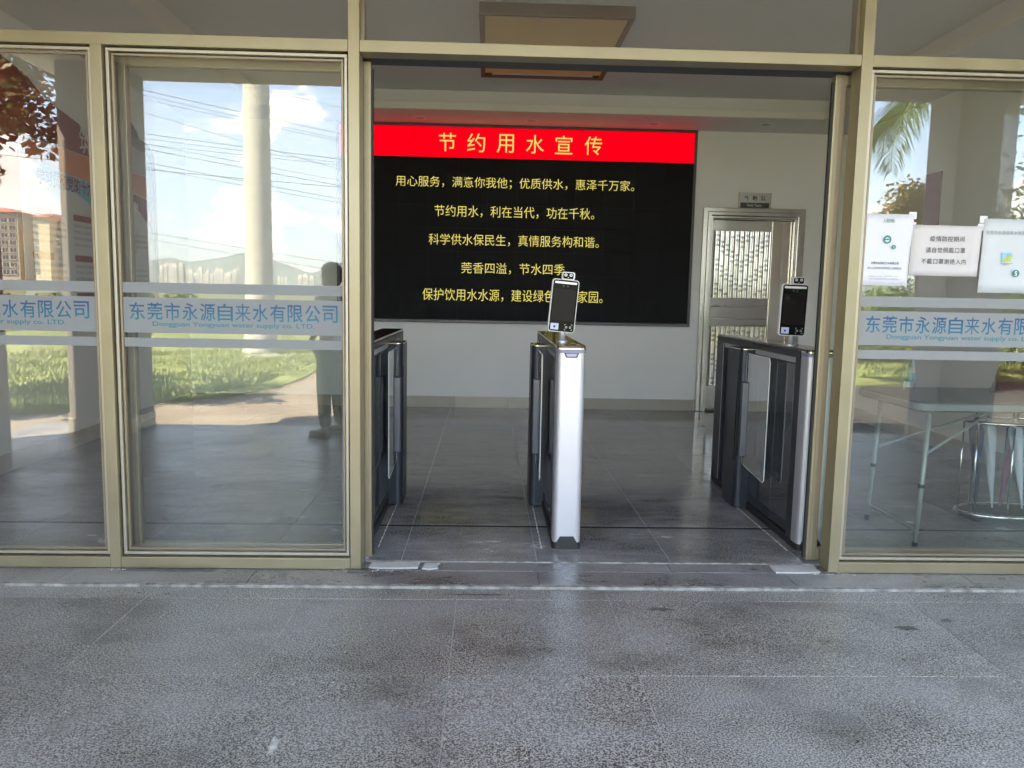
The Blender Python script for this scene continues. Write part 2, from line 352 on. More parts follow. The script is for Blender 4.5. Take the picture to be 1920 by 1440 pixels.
# ------------------------------------------------------------------ ground and floors
g = M().add([(-4000,-9000,-.17),(4000,-9000,-.17),(4000,60,-.17),(-4000,60,-.17)], [(0,1,2,3)])
struct('ground', g, GRND)
b = M().add([(-60,-24,-.15),(60,-24,-.15),(60,0.2,-.15),(-60,0.2,-.15)], [(0,1,2,3)])
struct('forecourt', b, ASPH)
struct('shaded_side_road', M().add([(3.0,-24,-.146),(40,-24,-.146),(40,-3.96,-.146),(3.0,-3.96,-.146)], [(0,1,2,3)]), mat('shade_dark_asphalt', (.04,.04,.042), .85, var=.3, vscale=2, bump=.5, bscale=60))  # dark ground colour stands in for shade lying across the forecourt's right side
def tiles(parent, xs, ys, z1, m, name='floor_tile', gap=.003, cache={}):
    for j in range(len(ys)-1):
        for i in range(len(xs)-1):
            w = round(xs[i+1]-xs[i]-gap, 4); h = round(ys[j+1]-ys[j]-gap, 4); k = (w, h, m.name)
            if k not in cache:
                e = .0012; q = M()
                q.add([(e,e,0),(w-e,e,0),(w-e,h-e,0),(e,h-e,0),(0,0,-e),(w,0,-e),(w,h,-e),(0,h,-e),(0,0,-.012),(w,0,-.012),(w,h,-.012),(0,h,-.012)],
                      [(0,1,2,3),(0,4,5,1),(1,5,6,2),(2,6,7,3),(3,7,4,0),(4,8,9,5),(5,9,10,6),(6,10,11,7),(7,11,8,4)])
                cache[k] = q.mesh(name, m)
            dz = random.uniform(-.0006, .0006)
            link(name, cache[k], parent, (xs[i]+gap/2, ys[j]+gap/2, z1+dz), (random.uniform(-.0006,.0006), random.uniform(-.0006,.0006), 0))
PZ = -.012
pf = struct('porch_floor', M().box(-4.3, 5.3, -3.95, -.20, -.30, PZ-.0014), MORTAR)
pxs = [-4.3]+[-.115+.663*k for k in range(-6, 9)]; pxs = [x for x in pxs if x < 5.3]+[5.3]
tiles(pf, pxs, [-3.95,-3.685,-3.018,-2.346,-1.675,-1.004,-.327,-.203], PZ, G_PORCH)
# threshold course and pale edge strips
th = struct('threshold', M().box(-4.3, 5.3, -.200, .02, -.30, -.006), MORTAR)
tiles(th, [-4.3,-3.1,-1.9,-1.06,-.43,.255,1.44,2.3,3.3,4.3,5.3], [-.180,-.004], -.001, G_STEP, 'threshold_stone')
b = M(); x = -4.3
while x < 5.3:
    w = random.uniform(.5, 1.0); ob('edge_strip', M().box(x, min(x+w-.002, 5.3), -.2035, -.1815, -.02, -.0005+random.uniform(-.0005,.0005)), EDGE, th, bev=.002); x += w
th2 = struct('door_threshold', M().box(-.58, 1.66, .021, .118, -.3, -.006), MORTAR)
tiles(th2, [-.575,-.19,.255,.9,1.37,1.655], [-.003,.116], -.001, G_STEP, 'threshold_stone')
ob('inner_edge_strip', M().box(-.575, 1.655, .118, .131, -.02, .003), EDGE, th2, bev=.002)
ff = struct('lobby_floor', M().box(-3.5, 4.3, .132, 5.5, -.30, -.0016), MORTAR)
ixs = [-3.35]+[-.402+.665*k for k in range(-4, 7)]+[4.1]
tiles(ff, ixs, [.134,.702], 0, G_IN); tiles(ff, ixs, [.737,1.42,2.10,2.775,3.45,4.12,4.80,5.38], 0, G_IN)
ob('drain_channel', M().box(-3.35, 4.1, .7035, .7355, -.012, -.0010), mat('channel_dark', (.01,.01,.01), .9), ff)
# mortar smears and cement patches round the frame feet
def blob(name, cx, cy_, rx, ry, z, h, m, label, seed, n=22):
    random.seed(seed); pts = []
    for k in range(n):
        a = 2*PI*k/n; q = 1+random.uniform(-.28, .28); pts.append((cx+rx*q*math.copysign(abs(math.cos(a))**.7, math.cos(a)), cy_+ry*q*math.copysign(abs(math.sin(a))**.7, math.sin(a))))
    v = [(px, py, z) for px, py in pts]+[(cx+(px-cx)*.82, cy_+(py-cy_)*.75, z+h) for px, py in pts]
    o = ob(name, M().add(v, [tuple(range(n, 2*n))]+[(i, (i+1) % n, (i+1) % n+n, i+n) for i in range(n)]), m, smooth=False)
    return tag(o, label, 'mortar patch')
def plate(x0, x1, y0, y1, label, jig=.004):
    p = [(x0,y0),((x0+x1)/2,y0-jig),(x1,y0+jig),(x1-jig,(y0+y1)/2),(x1+jig,y1),(x0+jig,y1-jig)]
    tag(ob('cement_patch', M().prism(p, -.002, .005), CEM, bev=.003), label, 'cement patch')
plate(-.545, -.31, .018, .104, 'smooth grey cement plate on the threshold at the foot of the left door jamb')
plate(-.292, -.215, .012, .096, 'small rough cement square just right of the left threshold plate', .008)
plate(1.40, 1.625, -.005, .098, 'smooth grey cement plate on the threshold at the foot of the right door jamb')
blob('mortar_smear', -1.44, -.022, .21, .018, 0, .004, mat('wet_mortar', (.10,.095,.085), .95, var=.3, vscale=30, bump=.5), 'dark mortar smear under the sill below the sliding pane', 3)
blob('mortar_smear', -.585, -.012, .06, .025, 0, .006, MATS['wet_mortar'], 'dark crumbly mortar heap at the foot of the left door mullion', 5)
blob('mortar_smear', 1.66, .03, .045, .05, 0, .005, MATS['wet_mortar'], 'dark crumbled mortar at the foot of the right door jamb', 8)
def stain(x, y, rx, ry, m, lab, seed, z=PZ+.0011):
    random.seed(seed); n = 26; pts = []
    for k in range(n):
        a = 2*PI*k/n; q = 1+random.uniform(-.35, .35); pts.append((x+rx*q*math.cos(a), y+ry*q*math.sin(a), z))
    tag(ob('floor_stain', M().add(pts, [tuple(range(n))]), m, None), lab, 'stain')
DSM = mat('damp_stain', (.10,.10,.10), .35, var=.2, vscale=40); LSM = mat('pale_scuff', (.50,.50,.50), .9, var=.4, vscale=60)
stain(1.72, -.60, .045, .022, DSM, 'small dark damp stain on the porch paving before the right pane', 41)
stain(1.93, -.52, .030, .016, DSM, 'smallest dark damp stain on the paving at the right, nearer the step', 42)
stain(-.02, -.27, .14, .007, DSM, 'long thin dark streak on the paving just before the step', 43)
stain(-.60, -1.43, .012, .05, LSM, 'pale scratchy scuff on the paving left of centre near the camera', 44)
stain(.75, -.42, .05, .022, mat('grit_stain', (.14,.135,.13), .9, var=.4, vscale=60), 'rounded gritty mark on the paving before the doorway', 45)
random.seed(11)
for nm, cx_, lab in (('mortar_crumbs', -.57, 'white mortar crumbs scattered at the foot of the left door mullion'), ('mortar_crumbs', 1.69, 'white mortar crumbs along the sill by the right mullion'), ('mortar_crumbs', -1.62, 'white mortar specks on the sill below the sliding pane')):
    b = M()
    for k in range(26):
        x = cx_+random.gauss(0, .07); y = random.uniform(-.03, -.002); r = random.uniform(.0015, .005); z = random.choice((0, 0, .0))
        b.add([(x+r*random.uniform(.6,1.3)*math.cos(a), y+r*random.uniform(.6,1.3)*math.sin(a), z) for a in (0,1.6,3.1,4.7)]+[(x, y, z+r)], [(0,1,4),(1,2,4),(2,3,4),(3,0,4)])
    o = struct(nm, b, mat('white_mortar', (.7,.68,.62), .95), kind='stuff'); o['label'] = lab

# ------------------------------------------------------------------ room
XL, XR, YB = -3.35, 4.1, 5.38
wl = struct('wall_left', M().box(XL-.2, XL, .1, YB+.2, -.1, 3.6), WALL)
wr = struct('wall_right', M().box(XR, XR+.2, .1, YB+.2, -.1, 3.6), WALL)
wb = struct('wall_back', M().box(XL, 2.545, YB, YB+.2, -.1, 3.6).box(3.47, XR, YB, YB+.2, -.1, 3.6).box(2.545, 3.47, YB, YB+.2, 2.20, 3.6).box(2.545, 3.47, YB+.15, YB+.2, -.1, 2.2), WALL)
ce = struct('ceiling', M().box(XL, XR, .06, YB, 3.365, 3.5), CEIL)
# lowered ring round the tray with its two stepped fascia boards
cr = M().box(XL, XR, 4.70, YB, 3.165, 3.36).box(XL, -2.40, .12, 4.70, 3.165, 3.36).box(3.50, XR, .12, 4.70, 3.165, 3.36).box(-2.40, 3.50, .12, .7, 3.165, 3.36)
ring = ob('ceiling_ring', cr, CEIL, ce)
ob('fascia', M().box(-2.40, 3.50, 4.655, 4.699, 3.162, 3.235), FASC, ce, bev=.004)
ob('fascia', M().box(3.456, 3.499, .12, 4.655, 3.162, 3.235), FASC, ce, bev=.004)
ob('fascia', M().box(-2.399, -2.356, .12, 4.655, 3.162, 3.235), FASC, ce, bev=.004)
ob('crown_moulding', M().prism([(4.66,3.237),(4.698,3.237),(4.698,3.36),(4.69,3.36)], -2.36, 3.46, 'x'), CEIL, ce)
# skirting
def skirt(parent, a, bnd, fixed, axis):
    x = a
    while x < bnd-.01:
        e = min(x+.6, bnd); 
        q = M().box(x+.001, e-.001, YB-.013, YB, 0, .128) if axis == 'x' else M().box(fixed[0], fixed[1], x+.001, e-.001, 0, .128)
        ob('skirting_tile', q, BASEB, parent, bev=.002); x = e
skirt(wb, XL, 2.42, None, 'x'); skirt(wb, 3.56, XR, None, 'x')
skirt(wl, .15, YB-.014, (XL, XL+.013), 'y'); skirt(wr, .15, YB-.014, (XR-.013, XR), 'y')
# building mass outside the lobby
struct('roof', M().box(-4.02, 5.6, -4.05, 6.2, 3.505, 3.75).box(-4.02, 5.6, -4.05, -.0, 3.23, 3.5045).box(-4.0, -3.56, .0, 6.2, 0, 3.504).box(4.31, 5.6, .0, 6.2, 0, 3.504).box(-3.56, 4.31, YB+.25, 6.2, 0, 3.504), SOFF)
struct('porch_sun_blocker', M().box(-4.30, -4.021, -3.0, .5, -.2, 3.75), PILM)  # unseen wall, added to keep sun from the left off the porch floor
struct('lintel', M().box(-3.9, 4.3, .005, .055, 3.02, 3.229), PILM)
for x0, lab in ((-3.73, 'grey square porch pillar opposite the left glass pane, mirrored in it'), (4.23, 'grey square porch pillar opposite the right glass pane, mirrored behind the notices')):
    t = thing('porch_pillar', lab, 'pillar', (x0+.25, -3.68, 0), group='porch pillars')
    ob('shaft', M().box(-.27, .27, -.25, .25, PZ, 3.229), PILM, t, bev=.006)
    ob('plinth', M().box(-.282, .282, -.262, .262, PZ, .12), BASEB, t, bev=.004)

# downlights
for i, (x, y) in enumerate([(-.752,5.06),(.446,5.065),(1.761,5.06),(2.944,4.95)]):
    t = thing('downlight', ['unlit round downlight above the left part of the red banner','unlit round downlight above the middle of the red banner','unlit round downlight above the right end of the red banner','unlit round downlight above the steel door'][i], 'downlight', (x, y, 3.165), group='recessed downlights over the screen')
    ob('trim_ring', M().lathe([(.052,-.001),(.055,-.006),(.066,-.006),(.072,0)], n=24), WHITE, t, smooth=True)
    ob('lens', M().disc((0,0,-.0075), .05, 'z'), mat('dim_lens', (.4,.38,.34), .3), t)
# flat ceiling lamp
t = thing('ceiling_lamp', 'large flat rectangular ceiling lamp with yellowed diffuser and dark rim', 'ceiling lamp', (.47, 3.06, 3.365))
b = M().box(-.56,.56,-.82,-.78,-.085,0).box(-.56,.56,.78,.82,-.085,0).box(-.56,-.52,-.78,.78,-.085,0).box(.52,.56,-.78,.78,-.085,0)
ob('rim', b, LAMPF, t, bev=.003)
ob('diffuser', M().box(-.52,.52,-.78,.70,-.075,-.02), LAMPG, t, bev=.004)
ob('tube_end', M().box(-.46,.46,.705,.775,-.07,-.03), WHITE, t, bev=.004)

# ------------------------------------------------------------------ LED screen on the back wall
t = thing('led_screen', 'large black led wall screen with red banner and yellow chinese lettering', 'screen', (.33, YB, .98))
def W2(x, z, y=5.33): return (x-.33, y-YB, z-.98)
SX0, SX1, SZ0, SZ1 = -1.69, 2.318, .975, 3.165
ob('cabinet', M().box(SX0-.33+.03, SX1-.33-.03, -.048, -.001, .03, SZ1-.98-.01), BLACKM, t)
b = M(); a0, a1, c0, c1 = SX0-.33, SX1-.33, 0, SZ1-.98
b.box(a0, a1, -.06, 0, c0-.005, c0+.028).box(a0, a1, -.06, 0, c1-.03, c1-.004).box(a0, a0+.03, -.06, 0, c0+.028, c1-.03).box(a1-.03, a1, -.06, 0, c0+.028, c1-.03)
ob('frame', b, SCRF2, t, bev=.004)
# the panel modules, one by one
nx, nz = 12, 7; px0, px1 = a0+.032, a1-.032; pz0, pz1 = .03, 2.800-.98
mw = (px1-px0)/nx; mh = (pz1-pz0)/nz
mm = M().box(0, mw-.0012, -.004, 0, 0, mh-.0012).mesh('display_module', LEDK)
for i in range(nx):
    for j in range(nz): link('display_module', mm, t, (px0+i*mw, -.049+random.uniform(-.0004,.0004), pz0+j*mh))
ob('red_banner', M().box(px0, px1, -.054, -.0485, 2.803-.98, 3.13-.98), LEDR, t)
def led(s, x0, x1, z0, z1, off=-.006):
    text(s, LEDY, t, x0-.33, x1-.33, z0-.98, z1-.98, -.0556, offset=off)
for ch, x0, x1 in (('节', -.575,-.40), ('约', -.285,-.10), ('用', .02,.195), ('水', .32,.505), ('宣', .62,.80), ('传', .925,1.105)):
    k = 1.13
    led(ch, -.563+(x0+.575)*1.078, -.563+(x1+.575)*1.078, 2.865, 3.065, .0)
led('用心服务，满意你我他；优质供水，惠泽千万家。', -1.036, 1.625, 2.470, 2.595)
led('节约用水，利在当代，功在千秋。', -.604, 1.185, 2.155, 2.282)
led('科学供水保民生，真情服务构和谐。', -.667, 1.245, 1.842, 1.968)
led('莞香四溢，节水四季', -.299, .865, 1.530, 1.655)
led('保护饮用水水源，建设绿色生态家园。', -.734, 1.308, 1.222, 1.360)
# ------------------------------------------------------------------ steel door, sign, switch
t = thing('steel_door', 'stainless steel door with corrugated glittering panels in the back wall', 'door', (3.0, YB, 0))
def dx(x): return x-3.0
fr = [(2.425,2.475,-.055),(2.475,2.515,-.075),(2.515,2.545,-.045)]
for k, (a, c, y) in enumerate(fr):
    w = c-a; top = 2.205+(2.545-a)
    ob('architrave', M().prism([(dx(a),0),(dx(c),0),(dx(c),top-w),(dx(6.015-c),top-w),(dx(6.015-c),0),(dx(6.015-a),0),(dx(6.015-a),top),(dx(a),top)], y, 0-.001, 'y'), STEEL, t, bev=.006)
ob('leaf', M().box(dx(2.55), dx(3.245), .010, .05, .03, 2.19), STEEL, t, bev=.003)
ob('side_leaf', M().box(dx(3.25), dx(3.465), .014, .05, .03, 2.19), mat('bright_steel', (.75,.70,.62), .18, .9, var=.15, vscale=2, rvar=.08, bump=.08, bscale=3), t, bev=.003)
ob('stile', M().box(dx(3.235-.0), dx(3.36), -.006, .0095, .03, 2.19), MATS['bright_steel'], t, bev=.004)
def corr(z0, z1, label=None):
    n = 160; x0, x1 = dx(2.565), dx(3.215); vs = []; 
    for i in range(n+1):
        x = x0+(x1-x0)*i/n; y = -.004+.009*math.cos(2*PI*11.5*i/n); vs += [(x, y, z0), (x, y, z1)]
    o = ob('corrugated_panel', M().add(vs, [(2*i, 2*i+1, 2*i+3, 2*i+2) for i in range(n)]), mat('corrugated_steel', (.80,.80,.78), .12, 1, bump=.5, bscale=7, stretch=(1,1,.35)), t, smooth=True)
    bb = M(); per = (x1-x0)/11.5
    for c in range(11):
        for r in range(14):
            if (abs(c-5)+r*1.0) % 5 < 2.6:
                cx_ = x0+per*(c+.75); cz = z1-.05-(r+.3*(c % 2))*.055
                if cz < z0+.03: continue
                bb.disc((cx_, -.0165, cz), .013, 'y', 10, .0075)
    ob('punched_ring', bb, INK, o)['kind'] = 'stuff'
    q = M().box(x0-.012, x1+.012, -.012, .009, z1, z1+.012).box(x0-.012, x1+.012, -.012, .009, z0-.012, z0).box(x0-.012, x0, -.012, .009, z0, z1).box(x1, x1+.012, -.012, .009, z0, z1)
    ob('panel_frame', q, STEEL_D, o)
corr(1.315, 2.07); corr(.30, .985)
for z0, z1 in ((1.22,1.295),(1.085,1.21),(1.0,1.075)):
    ob('cross_rail', M().box(dx(2.56), dx(3.225), -.006, .0095, z0, z1-.004), STEEL_D, t, bev=.004)
h = ob('handle', M().tube([(dx(2.60),.01,1.225),(dx(2.60),-.055,1.225),(dx(2.60)+.04,-.06,1.225),(dx(2.60)+.12,-.058,1.222)], [.012,.011,.010,.006], 10), CHROME, t, smooth=True)
t = thing('door_sign', 'small silver room sign with black characters above the steel door', 'sign', (3.012, YB, 2.415))
ob('plate', M().box(-.182,.182,-.012,-.001,-.086,.086), mat('sign_silver', (.55,.55,.54), .35, .5), t, bev=.003)
ob('dark_strip', M().box(-.165,.165,-.0155,-.0125,-.082,-.025), mat('sign_dark', (.06,.065,.065), .4), t)
ob('side_rim', M().box(-.186,-.179,-.016,-.0005,-.088,.088).box(.179,.186,-.016,-.0005,-.088,.088), STEEL_D, t)
for ch, x in (('外', -.125), ('勤', -.03), ('队', .07)): text(ch, INK, t, x, x+.056, -.004, .054, -.0128, offset=.012)
text('Field Team', WHITE, t, -.085, .075, -.068, -.040, -.0162)
t = tag(ob('wall_switch', M().box(-.037,.037,-.011,0,-.04,.04), WHITE, None, (2.375, YB, 1.43), bev=.003), 'small white wall switch between the screen and the steel door', 'switch')

# ------------------------------------------------------------------ aluminium shopfront
F = thing('glass_shopfront', 'champagne aluminium and glass shopfront of the entrance', 'shopfront', (.54, 0, 0))
def fp(name, b, m, par=None, **k):
    for i, v in enumerate(b.v): b.v[i] = (v[0]-.54, v[1], v[2])
    return ob(name, b, m, par or F, **k)
MULL = [(-3.40,-3.35,3.02),(-1.739,-1.690,2.346),(-.627,-.577,3.02),(1.657,1.708,3.02),(4.05,4.10,3.02)]
for a, c, z in MULL: fp('mullion', M().box(a, c, .0, .10, .0, z), GOLD, bev=.0025)
SPAN = [(-3.35,-.627),(-.577,1.657),(1.708,4.05)]
for a, c in SPAN: fp('transom', M().box(a+.0005, c-.0005, .002, .098, 2.346, 2.397), GOLD, bev=.0025)
for a, c in ((-3.35,-1.739),(-1.690,-.627),(1.708,4.05)): fp('sill', M().box(a+.0005, c-.0005, .002, .098, .0, .0520), GOLD, bev=.0025)
fp('sill', M().box(-1.739, -1.690, .004, .098, -.001, -.0005), GOLD)
GY = .042
def beads(a, c, z0, z1, par, w=.013, off=.007, y0=.022):
    for k in (0, 1):
        w1, o1 = (w, off) if k == 0 else (.010, off+w+.006); y = y0+.010*k; m = BEAD if k == 0 else GOLD_D
        b = M().box(a+o1, c-o1, y, y+.018, z1-o1-w1, z1-o1).box(a+o1, c-o1, y, y+.018, z0+o1, z0+o1+w1).box(a+o1, a+o1+w1, y, y+.018, z0+o1+w1, z1-o1-w1).box(c-o1-w1, c-o1, y, y+.018, z0+o1+w1, z1-o1-w1)
        for i, v in enumerate(b.v): b.v[i] = (v[0]-.54, v[1], v[2])
        ob('glazing_bead', b, m, par, bev=.0015)
    b = M().box(a, c, .05, .0515, z0, z0+off+.004).box(a, c, .05, .0515, z1-off-.004, z1).box(a, a+off+.004, .05, .0515, z0+off+.004, z1-off-.004).box(c-off-.004, c, .05, .0515, z0+off+.004, z1-off-.004)
    for i, v in enumerate(b.v): b.v[i] = (v[0]-.54, v[1], v[2])
    ob('gasket', b, RUBBER, par)
def pane(a, c, z0, z1, m, lab=None, film=None, y=GY, par=None, fx=None):
    gp = fp('glass_pane', M().box(a+.003, c-.003, y, y+.006, z0+.003, z1-.003), m, label=lab) if par is None else par
    if film:
        k = (D+GY)/D
        for q0, q1 in ((1.279,1.325),(1.100,1.258),(1.036,1.077)):
            q0 = 1.3+(q0-1.3)*k; q1 = 1.3+(q1-1.3)*k; f0, f1 = fx
            fp('frosted_strip', M().box(f0, f1, y-.0006, y-.0002, q0, q1), FROST, gp)
    return gp
def logo(x0, gp, x1clip=None):
    k = (D+GY)/D; X = lambda x: x*k-.54; Z = lambda z: 1.3+(z-1.3)*k
    cn = '东莞市永源自来水有限公司'; x1 = x0+.940; cw = (x1-x0)/12
    for i, ch in enumerate(cn):
        a = x0+i*cw
        if a > 2.75 or a+cw < -3.2: continue
        text(ch, BLUE, gp, X(a+.004), X(a+cw-.006), Z(1.158), Z(1.236), GY-.0012, offset=0 if ch == '来' else .010)
    text('Dongguan Yongyuan water supply co. LTD.', BLUE, gp, X(x0+.105), X(x0+.83), Z(1.124), Z(1.151), GY-.0012, offset=.012)
p1 = pane(-3.35, -1.739, .052, 2.346, GLASS, None, True, fx=(-3.32, -1.765)); beads(-3.35, -1.739, .052, 2.346, F); logo(-2.72, p1)
p2 = pane(-1.690, -.627, .052, 2.346, GLASS, None, True, fx=(-1.667, -.648)); beads(-1.690, -.627, .052, 2.346, F); logo(-1.612, p2)
p3 = pane(1.708, 4.05, .052, 2.346, GLASS, None, True, fx=(1.735, 4.02)); beads(1.708, 4.05, .052, 2.346, F); logo(1.752, p3)
for a, c in SPAN: pane(a, c, 2.397, 3.02, GLASS_UP)
for x in (-.577, 1.640-.0):
    fp('inner_channel', M().box(x+.001, x+.016, .045, .10, 2.398, 3.02), GOLD_D)
# door leaves standing open behind the side panes
def leaf(x0, x1, lab, hinge):
    t = thing('sliding_door', lab, 'sliding door', ((x0+x1)/2, .15, .02), group='open sliding door leaves'); h = (x1-x0)/2
    for s in (-1, 1):
        a = s*h; e = s*(h-.052)
        st = ob('stile', M().box(min(a, e), max(a, e), -.022, .022, 0, 2.322), GOLD, t, bev=.003)
        q = (x0+x1)/2 < 0; f0 = min(a, e); ob('groove', M().box(f0+(0 if q else .027), f0+(.022 if q else .052), -.0232, -.0221, .01, 2.31), GOLD_D, st)
        ob('groove', M().box(f0+(.036 if q else .012), f0+(.040 if q else .016), -.0232, -.0221, .01, 2.31), GOLD_D, st)
        ob('brush_seal', M().box(a if s > 0 else a-.010, a+.010 if s > 0 else a, -.012, .004, .01, 2.29), RUBBER, st)
    ob('rail', M().box(-h+.0525, h-.0525, -.02, .02, 2.275, 2.322), GOLD, t, bev=.003)
    ob('rail', M().box(-h+.0525, h-.0525, -.02, .02, .0, .06), GOLD, t, bev=.003)
    ob('glass', M().box(-h+.05, h-.05, -.002, .003, .058, 2.277), mat_leaf, t)
mat_leaf = glassmat('door_leaf_glass', .02, (.93,.95,.92))
leaf(-1.700, -.545, 'sliding glass door leaf parked open behind the left fixed pane', 0)
leaf(1.598, 2.87, 'sliding glass door leaf parked open behind the right fixed pane', 0)
t = thing('door_operator', 'dark automatic door operator box under the transom over the opening', 'door operator', (.54, .16, 2.30))
ob('housing', M().box(-2.3, 2.3, -.05, .06, .050, .10), mat('operator_navy', (.045,.05,.062), .4, .4), t, bev=.004)
ob('end_cap', M().box(2.301, 2.33, -.05, .06, .050, .10), BLACKM, t, bev=.003)

# ------------------------------------------------------------------ notices taped to the right pane
def notice(x0, x1, z0, z1, skew, m, lab):
    k = (D+.03)/D; x0, x1 = x0*k, x1*k; z0, z1 = 1.3+(z0-1.3)*k, 1.3+(z1-1.3)*k
    t = thing('paper_notice', lab, 'notice', ((x0+x1)/2, .036, z0), group='notices taped to the right pane'); w = (x1-x0)/2; h = z1-z0
    n = 8; vs = []; 
    for j in range(n+1):
        for i in range(n+1):
            u = i/n; v = j/n; vs.append((-w+2*w*u+skew*(v-.5), -.0014-.0012*math.sin(5*u+3*v)-.002*(v > .9)*(u > .8), h*v))
    o = ob('sheet', M().add(vs, [(j*(n+1)+i, j*(n+1)+i+1, (j+1)*(n+1)+i+1, (j+1)*(n+1)+i) for i in range(n) for j in range(n)]), m, t, smooth=True)
    sm = o.modifiers.new('thick', 'SOLIDIFY'); sm.thickness = .0003
    for sx_, sz_ in ((-w, h), (w, h)): ob('tape', M().box(sx_-.018, sx_+.018, .0001, .0004, sz_-.02, sz_+.012), mat('clear_tape', (.7,.7,.7), .25), t)
    return t, w, h
Y0 = -.0065
t, w, h = notice(1.708, 1.943, 1.375, 1.701, .012, PAPER, 'tall white notice with a green round e emblem, leftmost of the papers')
text('人员扫码', GREENI, t, -.022, .032, h-.040, h-.022, Y0, offset=.01)
def e_logo(t, x, z, r):
    ob('emblem', M().disc((x, Y0, z), r, 'y', 32, r*.62), GREENI, t)
    ob('emblem_bar', M().add([(x-r*.7, Y0-.0003, z-r*.18), (x+r*.95, Y0-.0003, z+r*.05), (x+r*.95, Y0-.0003, z+r*.32), (x-r*.7, Y0-.0003, z+r*.1)], [(0,1,2,3)]), GREENI, t)
e_logo(t, .004, .212, .019)
ob('badge', M().disc((.036, Y0, .178), .0105, 'y', 20), GREENI, t)
text('S', WHITE, t, .033, .039, .172, .184, Y0-.0005)
text('东莞市永源自来水有限公司', INK, t, -.065, .065, .098, .110, Y0, offset=.012)
text('进入人员请先扫码再进入,谢谢配合', INKG, t, -.080, .080, .075, .087, Y0, offset=.01)
text('Dongguan Water · 登记扫码 · 2021', INKG, t, -.072, .066, .040, .047, Y0)
text('东莞市永源自来水有限公司 疫情防控', INKG, t, -.072, .066, .028, .034, Y0)
t, w, h = notice(1.944, 2.268, 1.425, 1.655, .006, PAPERP, 'wide pinkish notice with three lines of black characters, middle of the papers')
text('疫情防控期间', INK, t, -.078, .085, .158, .183, Y0, spacing=1.1)
text('请自觉佩戴口罩', INK, t, -.094, .092, .106, .131, Y0, spacing=1.1)
text('不戴口罩谢绝入内', INK, t, -.112, .100, .054, .079, Y0, spacing=1.1)
t, w, h = notice(2.276, 2.515, 1.352, 1.690, .006, mat('bluish_paper', (.54,.57,.60), .5, var=.04, vscale=9, bump=.2, bscale=10), 'pale bluish notice with a yellow and blue emblem, rightmost of the papers')
text('东莞市永源自来水有限公司', INKG, t, -.108, .115, h-.072, h-.054, Y0)
q = M().box(-.024,.024,Y0-.0006,Y0,.176,.186).box(-.024,-.015,Y0-.0006,Y0,.150,.176); ob('emblem', q, CYAN, t)
ob('emblem_swoosh', M().prism([(-.024,.146),(.018,.146),(.026,.176),(.012,.176),(.004,.160),(-.018,.156)], Y0-.0012, Y0-.0007, 'y'), BRIGHTY, t)
ob('emblem_line', M().box(-.03,.03,Y0-.0006,Y0,.136,.138).box(-.02,.014,Y0-.0006,Y0,.130,.132), INKG, t)
ob('badge', M().disc((.050, Y0, .092), .017, 'y', 24), GREENI, t); text('S', WHITE, t, .044, .056, .081, .103, Y0-.0005, offset=.02)

